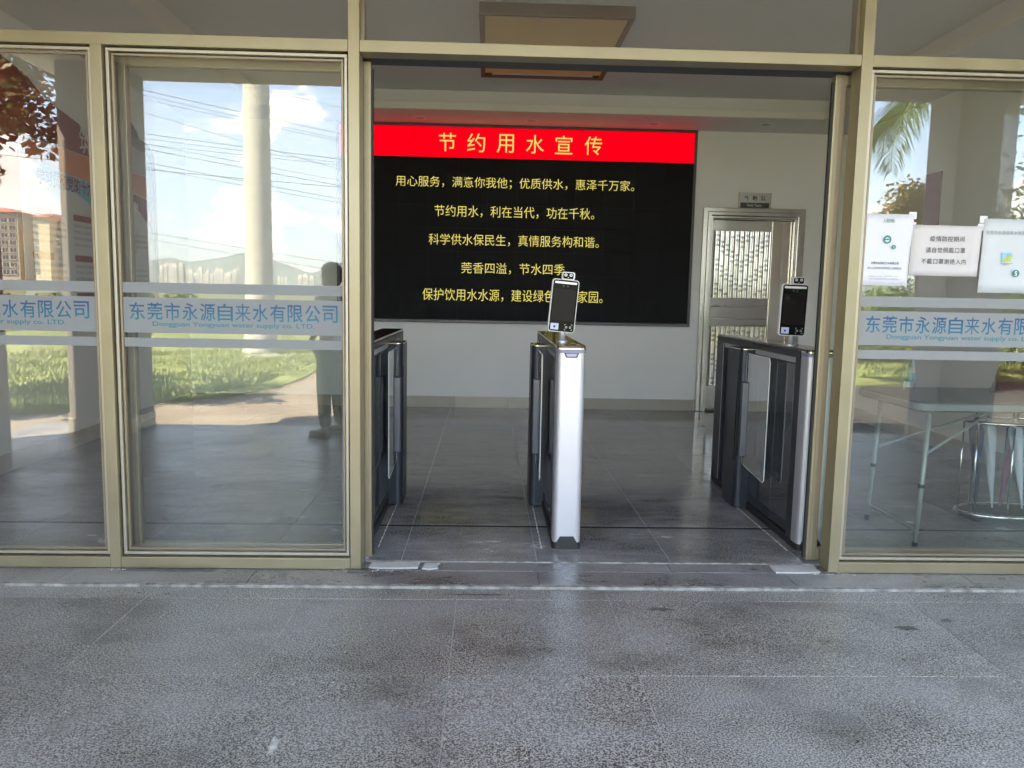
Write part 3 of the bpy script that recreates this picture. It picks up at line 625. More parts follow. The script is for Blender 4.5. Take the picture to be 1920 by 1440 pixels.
# ------------------------------------------------------------------ turnstiles
def turnstile(x, y, side, lab, mini=False):
    """local: front face at y=0, body centred on x, wing pod on the side given"""
    t = thing('turnstile', lab, 'turnstile', (x, y, 0), group='turnstiles across the entrance')
    w = .072
    # front post: silver cover with rounded corners, dark shell behind it
    ob('silver_cover', M().prism([(-w,.085)]+[(-w+.03-.03*math.cos(a), .03-.03*math.sin(a)) for a in [PI/2*k/6 for k in range(7)]]+[(w-.03+.03*math.sin(a), .03-.03*math.cos(a)) for a in [PI/2*k/6 for k in range(7)]]+[(w,.085)], .035, 1.015), SILV, t, smooth=False)
    ob('front_post', M().box(-w+.002, w-.002, .0852, .165, .03, 1.0), BLACKP, t, bev=.002)
    ob('foot', M().prism(rr(-w-.001, w+.001, -.002, .17, .028), .0, .0348), BLACKM, t)
    ob('foot_notch', M().prism([(-.055,.034),(-.035,.068),(.035,.068),(.055,.034)], -.0035, .0, 'y'), BLACKM, t)
    c = ob('head_cap', M().prism(rr(-w-.002, w+.002, -.003, .11, .028), 1.0152, 1.034), PURP, t)
    ob('cap_notch', M().prism([(-.038,1.0155),(-.028,.992),(.028,.992),(.038,1.0155)], -.0035, -.0002, 'y'), mat('cap_dark', (.06,.06,.10), .4), c)
    ob('cap_light', M().prism([(-.028,1.012),(-.022,.998),(.022,.998),(.028,1.012)], -.0048, -.0037, 'y'), mat('cap_lilac', (.40,.38,.60), .4), c)
    ob('front_trim', M().prism(rr(-w-.002, w+.002, -.003, .11, .028), 1.0342, 1.0405), CHROME, t)
    # top beam
    ob('top_beam', M().box(-w, w, .112, 1.58, 1.0005, 1.038), BLACKP, t, bev=.003)
    ob('top_plate', M().prism(rr(-w-.001, w+.001, -.001, 1.585, .026), 1.0408, 1.052), mat('top_acrylic', (.075,.045,.04), .12, 0, .6), t)
    ob('light_strip', M().box(side*w if side > 0 else -w-.0015, w+.0015 if side > 0 else side*w, .17, 1.40, .975, .9995) if False else M().box(-w+.008, w-.008, .17, 1.50, .972, 1.0), mat('pale_liner', (.42,.43,.46), .4), t)
    # rear post, base
    ob('rear_post', M().box(-w, w, 1.42, 1.58, .03, 1.0), BLACKP, t, bev=.002)
    ob('edge_trim', M().box(side*(w+.0005)-.0012, side*(w+.0005)+.0012, 1.417, 1.423, .05, 1.0), SILV, t)
    ob('base_plinth', M().box(-w-.0, w, .166, 1.58, .0, .045), BLACKM, t, bev=.003)
    # mechanism housing with recessed inspection panel
    ob('housing', M().box(-w+.006, w-.006, .42, .80, .05, .972), BLACKP, t, bev=.003)
    for g0, g1 in ((.170,.417),(.421,.792)):
        ob('gloss_panel', M().box(min(side*(w-.010), side*(w-.004)), max(side*(w-.010), side*(w-.004)), g0, g1, .11, .965), mat('black_mirror_acrylic', (.035,.042,.055), .04, .0, 1.0), t, bev=.001)
    ob('panel_backing', M().box(-w+.012, w-.012, .166, .4195, .05, .972), BLACKP, t)
    ob('rear_panel', M().box(-w+.02, w-.02, .80, 1.42, .05, .972), BLACKP, t)
    ob('slot', M().tube([(side*(w-.019), 1.24, .80), (side*(w-.019), 1.24, .32)], .006, 8), BLACKM, t)
    for z in (.87, .25): ob('rivet', M().disc((side*(w-.0192), 1.24, z), .006, 'x', 12), STEEL, t)
    # wing pod: oval column on the lane side with a clamp and an acrylic wing
    s = side
    pod = [(s*(w-.006), .80), (s*(w+.045), .80)]+[(s*(w+.045+.035*math.sin(a)), .835-.035*math.cos(a)) for a in [PI/2*k/5 for k in range(1, 6)]]+[(s*(w+.08-.035*(1-math.cos(a))), 1.045+.035*math.sin(a)) for a in [PI/2*k/5 for k in range(0, 6)]]+[(s*(w-.006), 1.08)]
    po = ob('wing_column', M().prism(pod, .012, .995), BLACKP, t, smooth=False)
    ob('column_cap', M().prism(pod, .9955, 1.003 - .003), CHROME, po)
    ob('clamp', M().box(min(s*(w+.02), s*(w+.072)), max(s*(w+.02), s*(w+.072)), .765, .7995, .34, .80), mat('clamp_steel', (.09,.10,.12), .3, .6), po, bev=.006)
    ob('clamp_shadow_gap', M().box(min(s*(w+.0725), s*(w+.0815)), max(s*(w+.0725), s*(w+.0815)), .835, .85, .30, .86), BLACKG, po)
    wy0, wy1 = .40, .79
    wing = [(wy1,.30),(wy1-.02,.29),(wy0+.02,.262),(wy0,.28),(wy0,.955),(wy0+.02,.975),(wy1-.02,.975),(wy1,.96)]
    wg = ob('wing_panel', M().prism(wing, s*(w+.046)-.005, s*(w+.046)+.005, 'x'), ACRYL, t)
    eg = M()
    for i in range(len(wing)):
        p, q = wing[i], wing[(i+1) % len(wing)]; X0 = s*(w+.046)
        eg.tube([(X0, p[0], p[1]), (X0, q[0], q[1])], .0028, 5)
    ob('wing_edge', eg, mat('acrylic_edge', (.75,.78,.78), .15, 0, .8), wg)
    return t
turnstile(-.655, .325, 1, 'dark turnstile at the left door jamb with its wing folded open')
turnstile(.427, .325, -1, 'silver fronted turnstile standing in the middle of the doorway')
turnstile(1.703, .325, -1, 'dark turnstile at the right door jamb seen from its side')
for x, s in ((.427, 1),):
    pass
# direction lamp printed on the middle top plate
def terminal(x, y, z, roll, yawr, w, h, lab, lab2):
    t = thing('face_terminal', lab, 'face terminal', (x, y, z), group='face recognition terminals')
    ob('pole', M().lathe([(.017,0),(.017,.0),(.0165,.075),(.0165,.11)], n=20), SILV, t, smooth=True)
    ob('pole_flange', M().lathe([(.030,0),(.030,.006),(.024,.012),(.0,.012)], n=24), SILV, t)
    rot = (math.radians(1), math.radians(roll), yawr); L0 = (0, -.012, .205-.01)
    b = ob('casing', M().prism(rr(-w/2, w/2, -h/2, h/2, .016), -.012, .012, 'y'), WHITE, t, L0, rot)
    ob('front_glass', M().prism(rr(-w/2+.004, w/2-.004, -h/2+.004, h/2-.004, .013), -.0145, -.0122, 'y'), BLACKG, b)
    ob('screen', M().box(-w/2+.013, w/2-.013, -.0155, -.0147, -h/2+.062, h/2-.052), SCREEN, b)
    ob('light_bar', M().prism(rr(-w/2+.012, w/2-.012, h/2-.024, h/2-.012, .005), -.0157, -.0147, 'y'), mat('white_bar', (.85,.85,.86), .3), b)
    for q in (-.012, .012): ob('camera_lens', M().disc((q, -.0152, h/2-.036), .0032, 'y', 14), mat('lens_grey', (.12,.12,.12), .2), b)
    st = ob('card_sticker', M().box(-w/2+.012, -w/2+.055, -.0158, -.0147, -h/2+.012, -h/2+.046), STICK, b)
    ob('sticker_dot', M().disc((-w/2+.033, -.0162, -h/2+.028), .0065, 'y', 16), mat('navy_dot', (.02,.03,.12), .4), st)
    q = M(); cx_, cz = w/2-.036, -h/2+.029
    for sx_ in (-1, 1):
        for sz_ in (-1, 1):
            X, Z = cx_+sx_*.020, cz+sz_*.015
            q.box(min(X, X-sx_*.007), max(X, X-sx_*.007), -.0154, -.0148, Z-.0008, Z+.0008).box(X-.0008, X+.0008, -.0154, -.0148, min(Z, Z-sz_*.006), max(Z, Z-sz_*.006))
    q.disc((cx_-.011, -.0154, cz), .006, 'y', 12, .0038).disc((cx_+.011, -.0154, cz), .006, 'y', 12, .0038)
    ob('scan_bracket', q, mat('bracket_white', (.6,.6,.6), .4), b)
    # small temperature sensor head on top
    hd = ob('sensor_head', M().prism(rr(-.034, .034, 0, .040, .009), -.016, .016, 'y'), WHITE, t, (math.sin(math.radians(roll))*h/2-.0+.008, -.02-.012, .195+h/2-.002), (math.radians(0), math.radians(roll*.7), yawr))
    ob('head_face', M().prism(rr(-.030, .026, .004, .036, .007), -.0185, -.0162, 'y'), BLACKG, hd)
    for q in (-.016, .012):
        ob('sensor_ring', M().disc((q, -.0190, .024), .0078, 'y', 18, .0036), WHITE, hd)
    ob('sensor_dot', M().disc((-.002, -.0190, .011), .0022, 'y', 10), WHITE, hd)
    return t
terminal(.409, .655, 1.052, 4.6, .10, .145, .283, 'face recognition terminal tilted on the middle turnstile', '')
terminal(1.680, .70, 1.052, 1.2, .04, .148, .283, 'face recognition terminal standing upright on the right turnstile', '')
q = M().prism([(.0,0),(.018,.010),(.018,.004),(.03,.004),(.03,-.004),(.018,-.004),(.018,-.010)], .0001, .0006)
tag(ob('direction_arrow', q, mat('yellow_mark', (.65,.6,.05), .4), None, (.44, .52, 1.053), (0,0,.3)), 'small yellow arrow mark on top of the middle turnstile near the pole', 'marking')
tag(ob('direction_cross', M().prism([(-.012,-.003),(.012,-.003),(.012,.003),(-.012,.003)], .0001, .0006).prism([(-.003,-.012),(.003,-.012),(.003,-.0035),(-.003,-.0035)], .0001, .0006), WHITE, None, (.467, .43, 1.053), (0,0,.8)), 'small white mark on the front of the middle turnstile top', 'marking')
# anchoring mortar lines round the turnstile bases
for i, (x0, x1) in enumerate(((-.735,-.54),(.30,.51),(1.585,1.70))):
    b = M()
    random.seed(30+i)
    side_x = [x1, x0, x0][i]
    for k in range(14):
        y = .33+k*.065; b.box(side_x-.0025+random.uniform(-.002,.002), side_x+.0025, y, y+.05, .0003, .0018)
    o = struct('mortar_line', b, MATS['white_mortar'], kind='stuff'); o['label'] = 'thin white mortar line beside a turnstile base'

# ------------------------------------------------------------------ right of the lobby: table, umbrella stand, bottle, bag
t = thing('folding_table', 'grey plastic folding table behind the right pane', 'table', (3.2, .68, 0))
ob('tabletop', M().prism(rr(-.98, .98, -.36, .34, .07), .742, .796), TABLET, t, bev=.012)
ob('edge_band', M().prism(rr(-.984, .984, -.364, .344, .074), .750, .784), mat('table_edge_grey', (.20,.235,.24), .35), t, bev=.004)
for s in (-1, 1):
    for yy, zf in ((-.27, 0), (.24, 0)):
        l_ = ob('leg', M().tube([(s*.87, yy, .725), (s*.885, yy*1.02, .33), (s*.90, yy*1.04, .012)], [.0125,.0125,.0105], 12), TLEG, t, smooth=True)
        ob('collar', M().tube([(s*.885, yy*1.02, .345), (s*.886, yy*1.022, .325)], .0155, 12), RUBBER, l_)
        ob('rubber_foot', M().tube([(s*.90, yy*1.04, .0), (s*.90, yy*1.04, .03)], .0145, 12), RUBBER, l_)
    ob('foot_bar', M().tube([(s*.893, -.275, .09), (s*.893, .245, .09)], .009, 8), TLEG, t)
    ob('brace', M().tube([(s*.878, -.26, .50), (s*.35, 0, .70)], .008, 8), TLEG, t)
    ob('brace', M().tube([(s*.878, .23, .45), (s*.35, 0.02, .70)], .008, 8), TLEG, t)
bt = thing('water_bottle', 'clear plastic water bottle with a blue label on the grey table', 'bottle', (2.46, .86, .797))
ob('bottle_body', M().lathe([(.028,0),(.031,.01),(.031,.12),(.028,.14),(.013,.175),(.012,.19)], n=18), CLEARP, bt, smooth=True)
ob('label_sleeve', M().lathe([(.0316,.05),(.0316,.10)], n=18), mat('label_blue', (.12,.35,.5), .4), bt)
ob('bottle_cap', M().lathe([(.014,.19),(.014,.206)], n=14), WHITE, bt)
bg_ = thing('cloth_bag', 'dark red cloth bag slumped on the far right of the table', 'bag', (3.02, .80, .797))
b = M()
for k in range(9):
    z = .0+.17*k/8; r = .085*(1-.5*(k/8)**2); 
    b.v += [(r*1.2*math.cos(a)*(1+.12*math.sin(5*a+k)), r*.7*math.sin(a)*(1+.1*math.cos(4*a)), z) for a in [2*PI*q/20 for q in range(20)]]
b.f = [(i*20+k, i*20+(k+1) % 20, (i+1)*20+(k+1) % 20, (i+1)*20+k) for i in range(8) for k in range(20)]+[tuple(range(20))[::-1], tuple(range(160, 180))]; b.mi = [0]*len(b.f)
ob('sack', b, mat('maroon_cloth', (.16,.03,.03), .9, var=.2), bg_, smooth=True)
for s in (-1, 1): ob('strap', M().tube([(s*.05,-.02,.14),(s*.055,-.03,.23),(s*.015,-.02,.29),(-s*.01,.0,.22),(-s*.02,.01,.15)], .006, 6), mat('dark_strap', (.03,.03,.035), .8), bg_, smooth=True)
us = thing('umbrella_stand', 'chrome oval umbrella stand under the table', 'umbrella stand', (3.18, .98, 0))
def oval(rx, ry, z, n=36): return [(rx*math.cos(2*PI*k/n), ry*math.sin(2*PI*k/n), z) for k in range(n+1)]
ob('base_tray', M().prism([(p[0], p[1]) for p in oval(.285,.155,0)[:-1]], .035, .05), BLACKM, us)
ob('base_ring', M().tube(oval(.295,.165,.045), .013, 8, False), CHROME, us, smooth=True)
ob('top_ring', M().tube(oval(.285,.155,.60), .011, 8, False), CHROME, us, smooth=True)
for a in (2.9, 3.6, 4.4, 5.1, 5.9, .5, 1.3, 2.1):
    ob('upright', M().tube([(.285*math.cos(a), .155*math.sin(a), .05), (.285*math.cos(a), .155*math.sin(a), .60)], .006, 8), CHROME, us, smooth=True)
for a in (2.6, 3.7, 5.7, .5): ob('rubber_foot', M().lathe([(.016,0),(.016,.034)], .26*math.cos(a), .14*math.sin(a), 12), RUBBER, us)
UM = [(-.20,-.02,-3,'navy folded umbrella leftmost in the stand',(.02,.03,.07)),(-.10,-.03,-6,'pale grey folded umbrella in the stand, tip pointing down',(.50,.55,.62)),(-.02,.03,5,'burgundy folded umbrella in the middle of the stand',(.20,.03,.07)),(.08,-.04,-8,'white and blue folded umbrella right of the middle of the stand',(.60,.66,.74)),(.17,.02,7,'purple folded umbrella rightmost in the stand',(.16,.03,.10))]
for i, (x, y, lean, lab, c) in enumerate(UM):
    u = thing('folded_umbrella', lab, 'umbrella', (3.18+x, .98+y, .056), group='folded umbrellas in the stand'); u.scale = (.85,.85,.85); u.rotation_euler = (math.radians(lean*.4), math.radians(lean), 0)
    b = M(); n = 20; prof = [(.004,.0),(.007,.05),(.022,.25),(.036,.48),(.040,.56),(.024,.62),(.010,.65)]
    b.v = [(r*(1+.28*math.cos(5*a+z*9))*math.cos(a), r*(1+.28*math.cos(5*a+z*9))*math.sin(a), z+.02) for r, z in prof for a in [2*PI*k/n for k in range(n)]]
    b.f = [(j*n+k, j*n+(k+1) % n, (j+1)*n+(k+1) % n, (j+1)*n+k) for j in range(len(prof)-1) for k in range(n)]; b.mi = [0]*len(b.f)
    ob('canopy', b, mat('umbrella_cloth_%s' % 'abcde'[i], c, .7), u, smooth=True)
    ob('tip', M().tube([(0,0,.0),(0,0,.03)], .003, 6), CHROME, u)
    ob('handle', M().tube([(0,0,.66),(0,0,.72),(.0,.012,.75),(.0,.035,.752),(.0,.045,.73)], .008, 8), BLACKM, u, smooth=True)

# ------------------------------------------------------------------ culture board on the left wall, red plaque on the right wall
t = thing('culture_board', 'wall board with burgundy wave, brown rounded rim and blue and white poster', 'wall board', (XL, 3.1, 0))
def wp(pts): return [(p[0]-3.1, p[1]) for p in pts]
sw = [(.6,2.98),(2.0,2.87),(2.35,2.80),(2.55,2.70),(2.8,2.655),(3.06,2.61),(3.22,2.45),(3.38,2.22),(3.435,1.9),(3.435,.98),(.6,.98)]
ob('burgundy_wave', M().prism(wp(sw), .002, .020, 'x'), BURG, t)
ob('header_panel', M().prism(wp([(3.5,2.60),(3.5,2.86),(3.95,2.84),(4.1,2.76),(4.2,2.62),(4.2,2.58)]), .021, .030, 'x'), DARKBR, t)
rim = [(3.44,.98),(4.45,.98),(4.45,2.45),(4.41,2.60),(4.28,2.68),(3.44,2.72)]
ob('rim', M().prism(wp(rim), .031, .050, 'x'), BROWNF, t)
ob('backing', M().prism(wp([(3.47,1.02),(4.36,1.02),(4.36,2.38),(4.32,2.50),(4.22,2.58),(3.47,2.62)]), .0505, .054, 'x'), mat('grey_backing', (.42,.42,.42), .6), t)
def poster(y0, y1):
    pz = 2.36
    ob('poster', M().prism(wp([(y0,.98),(y1,.98),(y1,pz-.06),(y1-.06,pz),(y0,pz)]), .0545, .058, 'x'), POSTW, t)
    ob('poster_header', M().prism(wp([(y0+.01,2.20),(y1-.005,2.14),(y1-.005,pz-.06),(y1-.06,pz-.005),(y0+.01,pz-.005)]), .0585, .0595, 'x'), ORANGE, t)
    ob('poster_wave', M().prism(wp([(y0+.01,1.96),(y0+.5*(y1-y0),2.06),(y0+.7*(y1-y0),2.0),(y1-.005,1.86),(y1-.005,2.135),(y0+.01,2.195)]), .0586, .0594, 'x'), CYAN if y0 < 3 else BURG, t)
    if y0 < 3: text('学习贯彻党的十九大', BURG, t, y0+.2-3.1, y1-.15-3.1, 2.04, 2.16, .0605, facing='x', offset=.02)
    else: text('精神', WHITE, t, y0+.1-3.1, y0+.5-3.1, 1.98, 2.10, .0605, facing='x', offset=.02)
    n = int((y1-y0)/.55)
    for c in range(n):
        a = y0+.1+c*(y1-y0-.1)/n; e = a+(y1-y0-.1)/n-.12
        for z in (1.82, 1.50, 1.20):
            ob('title_chip', M().prism(rr(a-3.1, a+.28-3.1, z, z+.05, .015), .0587, .0598, 'x'), BURG, t)
            for k in range(4):
                tx = ['坚持以人民为中心', '全面加强党的领导', '节约用水人人有责', '做好优质供水服务'][(k+c) % 4]*(1 if k == 3 else 2)
                text(tx, INKG, t, a-3.1, (a+(e-a)*(1 if k < 3 else .6))-3.1, z-.05-k*.05, z-.025-k*.05, .0592, facing='x')
poster(2.15, 3.42); poster(3.50, 4.30)
text('筑梦', mat('pale_script', (.7,.66,.66), .5), t, 3.05-3.1, 3.42-3.1, 2.38, 2.60, .0225, facing='x', offset=.01)
tag(ob('red_plaque', M().box(-.012, 0, -.125, .125, -.40, .40), mat('plaque_red', (.28,.025,.035), .4), None, (XR-.001, 3.66, 2.09), bev=.003), 'tall narrow dark red plaque on the right lobby wall', 'plaque')

# ================================================================== the world in front of the entrance (seen mirrored in the glass)
GZ = -.15
# lawn with the edge running away to the right of the palm
edge = [(-14,-4.3),(-9,-4.6),(-5.4,-5.15),(-4.64,-5.6),(-4.1,-6.4),(-3.5,-7.0),(-3.2,-7.85),(-3.05,-9.2),(-3.12,-10.4),(-3.0,-13),(-2.2,-17),(-1.5,-23)]
def lawn(pts, outer, name):
    n = 14; vs = []; fs = []
    for i, (x, y) in enumerate(pts):
        for k in range(n+1):
            u = (k/n)**1.6; X = x+(outer[i][0]-x)*u; Y = y+(outer[i][1]-y)*u
            vs.append((X, Y, GZ+.012+.16*min(1, u*6)+.10*noise.noise(Vector((X*.5, Y*.5, 0)))*min(1, u*6)))
    for i in range(len(pts)-1):
        for k in range(n): fs.append((i*(n+1)+k, i*(n+1)+k+1, (i+1)*(n+1)+k+1, (i+1)*(n+1)+k))
    return struct(name, M().add(vs, fs), LAWN, smooth=True)
sub = []
for i in range(len(edge)-1):
    for k in range(4):
        u = k/4; sub.append((edge[i][0]*(1-u)+edge[i+1][0]*u+random.uniform(-.04,.04), edge[i][1]*(1-u)+edge[i+1][1]*u+random.uniform(-.05,.05)))
sub.append(edge[-1])
lawn(sub, [(-40+38*(i/len(sub))**3, -24.0-.0*i) if True else 0 for i in range(len(sub))], 'lawn')
def inlawn(x, y):
    c = False; P = edge+[(-1.5,-24),(-40,-24),(-40,-4.3)]
    for i in range(len(P)):
        a, b_ = P[i], P[i-1]
        if (a[1] > y) != (b_[1] > y) and x < (b_[0]-a[0])*(y-a[1])/(b_[1]-a[1])+a[0]: c = not c
    return c
red = [(4.2,-9.0),(6.3,-9.5),(8.2,-10.2),(12,-11),(18,-11.5)]
rs = [(red[i][0]*(1-u)+red[i+1][0]*u, red[i][1]*(1-u)+red[i+1][1]*u) for i in range(len(red)-1) for u in (0,.33,.66)]+[red[-1]]
lawn(rs, [(rs[i][0]*1.5, -24) for i in range(len(rs))], 'lawn_right')
# grass: short blades on the lawn, taller seed grass round the palm
random.seed(21)
def blades(name, m, n, box, hmin, hmax, cond=inlawn, lean=.5, w=.006):
    b = M(); c = 0; tries = 0
    while c < n and tries < n*6:
        tries += 1; x = random.uniform(box[0], box[1]); y = random.uniform(box[2], box[3])
        if not cond(x, y): continue
        if noise.noise(Vector((x*.9, y*.9, 3))) < random.uniform(-.5, .15): continue
        c += 1; h = random.uniform(hmin, hmax); a = random.uniform(0, 2*PI); l_ = random.uniform(.1, lean)*h; q = w*random.uniform(.7, 1.6)
        dx_, dy_ = math.cos(a)*l_, math.sin(a)*l_; px, py = -math.sin(a)*q, math.cos(a)*q; z = GZ+.03+.12*min(1, max(0, (-y-6)/3))
        b.add([(x-px, y-py, z), (x+px, y+py, z), (x+dx_*.35+px*.8, y+dy_*.35+py*.8, z+h*.6), (x+dx_*.35-px*.8, y+dy_*.35-py*.8, z+h*.6), (x+dx_, y+dy_, z+h)], [(0,1,2,3),(3,2,4)])
    return struct(name, b, m, kind='stuff')
blades('short_grass', GRASS, 26000, (-12,-2.8,-13,-4.8), .03, .09, w=.007)
o = blades('tall_grass', L_BLADE, 26000, (-14,-2.6,-23,-9.5), .04, .17, lean=1.8, w=.006); o['label'] = 'tall pale green seed grass round the palm at the back of the lawn'
def near_edge(x, y): return inlawn(x, y) and not inlawn(x+.35, y+.35)
blades('short_grass_right', GRASS, 9000, (4,12,-12.5,-9.0), .04, .14, lambda x, y: y < -9.0-(x-4.2)*.25, w=.008)
blades('edge_grass', L_BLADE, 3000, (-10,-2.8,-12,-4.6), .05, .16, near_edge, 1.0, .008)
b = M()
for k in range(1500):
    i = random.randrange(len(edge)-2); u = random.random(); x = edge[i][0]*(1-u)+edge[i+1][0]*u+abs(random.gauss(0, .16)); y = edge[i][1]*(1-u)+edge[i+1][1]*u+abs(random.gauss(0, .12)); r = random.uniform(.012, .04); a = random.uniform(0, 6.3)
    b.add([(x, y, GZ+.004), (x+r*math.cos(a), y+r*math.sin(a), GZ+.012), (x+1.6*r*math.cos(a+.5), y+1.6*r*math.sin(a+.5), GZ+.006)], [(0,1,2)])
o = struct('leaf_litter', b, L_LITTER, kind='stuff'); o['label'] = 'dry leaves and clippings along the lawn edge'
def plant(x, y, lab, n=46, h=.34, m=L_BLADE):
    t = thing('spiky_plant', lab, 'plant', (x, y, GZ+.1), group='small tufts on the lawn'); b = M()
    for k in range(n):
        a = random.uniform(0, 6.3); l_ = h*random.uniform(.5, 1.1); e = random.uniform(.3, 1.3); w = .010
        p = [Vector((0,0,0)), Vector((math.cos(a)*l_*.45*math.cos(e), math.sin(a)*l_*.45*math.cos(e), l_*.6*math.sin(e))), Vector((math.cos(a)*l_*math.cos(e)*1.1, math.sin(a)*l_*math.cos(e)*1.1, l_*.85*math.sin(e)))]
        s = Vector((-math.sin(a)*w, math.cos(a)*w, 0)); b.add([p[0]-s*.5, p[0]+s*.5, p[1]+s, p[1]-s, p[2]], [(0,1,2,3),(3,2,4)])
    ob('leaves', b, m, t)
plant(-5.45, -7.4, 'spiky grass tuft standing alone on the lawn in the left pane')
plant(-6.9, -8.2, 'low flat tuft on the lawn at the far left of the left pane', 30, .2)

# palms
def frond(b, base, az, el, Ln, droop, nl=46, lw=.018, ll=.5, hang=.9):
    p = Vector(base); pts = []; n = 16
    for k in range(n+1):
        pts.append(p.copy()); e = el-droop*(k/n)**1.4
        p = p+Vector((math.cos(az)*math.cos(e), math.sin(az)*math.cos(e), math.sin(e)))*Ln/n
    b.tube(pts, [.022*(1-.85*k/n) for k in range(n+1)], 5, False)
    for k in range(nl):
        u = .12+.88*k/nl; i = min(int(u*n), n-1); f_ = u*n-i; q = pts[i].lerp(pts[i+1], f_); d = (pts[i+1]-pts[i]).normalized()
        side = d.cross(Vector((0,0,1))); side.normalize()
        for s in (-1, 1):
            L_ = ll*math.sin(PI*min(.97, .15+u*.85))**.6*random.uniform(.8, 1.1); dr = (side*s+d*.75+Vector((0,0,random.uniform(-.1,.35)))).normalized()
            m1 = q+dr*L_*.5+Vector((0,0,-hang*.10*L_)); e1 = q+dr*L_*.9+Vector((0,0,-hang*.62*L_)); w = Vector((0,0,1)).cross(dr).normalized()*lw
            b.add([q-w*.5, q+w*.5, m1+w, m1-w, e1], [(0,1,2,3),(3,2,4)])
def palm(x, y, hT, r0, r1, lab, nf, Ln, seed, fine=1.0, crownz=None, swell=.12):
    random.seed(seed); t = thing('palm_tree', lab, 'palm tree', (x, y, GZ))
    prof = []; n = 60
    for k in range(n+1):
        u = k/n; r = r0+(r1-r0)*u+swell*math.exp(-u*14)+.012*(k % 2)
        prof.append((r, u*hT))
    ob('trunk', M().lathe(prof, n=28), TRUNK, t, smooth=True)
    ob('crownshaft', M().lathe([(r1*.92,hT-.02),(r1*1.02,hT+.3),(r1*.7,hT+.9),(.05,hT+1.3)], n=20), mat('crownshaft_green', (.16,.24,.07), .45), t, smooth=True)
    for k in range(nf):
        b = M(); az = 2*PI*k/nf*1.0+random.uniform(-.2,.2)+(k % 2)*.3; el = [1.15,.75,.35,-.05][k % 4]+random.uniform(-.1,.1)
        frond(b, (r1*.4*math.cos(az), r1*.4*math.sin(az), hT+.85), az, el, Ln*random.uniform(.85,1.1), 1.7, int(52*fine), .019/fine**.7, .6)
        ob('frond', b, L_PALM, t)
    return t
palm(-4.62, -12.45, 8.6, .262, .235, 'tall royal palm with smooth pale trunk on the lawn', 13, 3.0, 4)
palm(7.2, -8.2, 3.95, .17, .13, 'feathery palm with drooping fronds beside the right porch pillar', 19, 2.9, 9, 2.0)

# leafy trees
def crown(name, parent, m, blobs, nleaf, size, droop=.3, flat=.6):
    b = M()
    tot = sum(q[3]**2 for q in blobs)
    for cx_, cy_, cz, r in blobs:
        for k in range(int(nleaf*r*r/tot)):
            a = random.uniform(0, 6.283); u = random.uniform(-1, 1); rad = r*random.random()**.38; s = math.sqrt(1-u*u)
            p = Vector((cx_+rad*s*math.cos(a), cy_+rad*s*math.sin(a), cz+rad*u*flat*1.2))
            L_ = size*random.uniform(.6, 1.3); d = Vector((random.gauss(0,1), random.gauss(0,1), random.gauss(-droop,.5))).normalized(); w = d.cross(Vector((random.gauss(0,1),random.gauss(0,1),random.gauss(0,1)))).normalized()*L_*.28
            b.add([p, p+d*L_*.5+w, p+d*L_, p+d*L_*.5-w], [(0,1,2,3)])
    o = ob(name, b, m, parent); return o
def limb_tree(x, y, lab, hT, rad, m, nleaf, size, seed, nb=9, cz=None, cat='tree', group=None, z0=GZ, flat=.6, clump=.45):
    random.seed(seed); t = thing('tree', lab, cat, (x, y, z0), group=group); cz = cz or hT
    b = M(); b.tube([(0,0,0),(.05*hT*.3,.02,hT*.35),(0,.05,hT*.65)], [.045*hT**.8,.035*hT**.8,.025*hT**.8], 9)
    ob('trunk', b, BARK, t, smooth=True); blobs = []
    for k in range(nb):
        a = 2*PI*k/nb+random.uniform(-.4,.4); rr_ = rad*random.uniform(.35,.95); zz = cz+random.uniform(-.5,.6)*rad*.8
        q = (rr_*math.cos(a), rr_*math.sin(a), zz)
        lb = M().tube([(0,.03,hT*random.uniform(.35,.6)), (q[0]*.5,q[1]*.5,(hT*.5+zz)/2+.1), q], [.02*hT**.7,.012*hT**.7,.004*hT**.7], 6); ob('limb', lb, BARK, t, smooth=True)
        blobs.append((*q, rad*clump*random.uniform(.7,1.2)))
        for j in range(3): blobs.append((q[0]+random.gauss(0,rad*.28), q[1]+random.gauss(0,rad*.28), q[2]+random.gauss(0,rad*.22), rad*clump*random.uniform(.35,.7)))
    crown('crown', t, m, blobs, nleaf, size, flat=flat); return t
# rust-leaved branches reaching in at the far left
random.seed(5)
t = limb_tree(-6.75, -5.6, 'rust and green leaved tree whose branches reach into the left pane', 4.0, 1.9, L_RED, 11000, .125, 12, nb=13, cz=3.85, flat=.7, clump=.27)
limb_tree(8.3, -11.2, 'autumn coloured orange and green tree behind the drooping palm', 3.0, .85, L_ORANGE, 5200, .11, 14, nb=7, cz=2.9, flat=1.1, clump=.6)
limb_tree(11.0, -8.2, 'dense bright green broadleaf tree at the far right of the right pane', 4.4, 2.3, L_HEDGE, 16000, .12, 15, nb=11, cz=3.1, flat=1.1, clump=.55)
limb_tree(13.8, -11.5, 'darker green broadleaf tree further off at the far right', 5.0, 2.4, L_GREEN, 9000, .15, 16, nb=10, cz=3.6, flat=1.1, clump=.55)
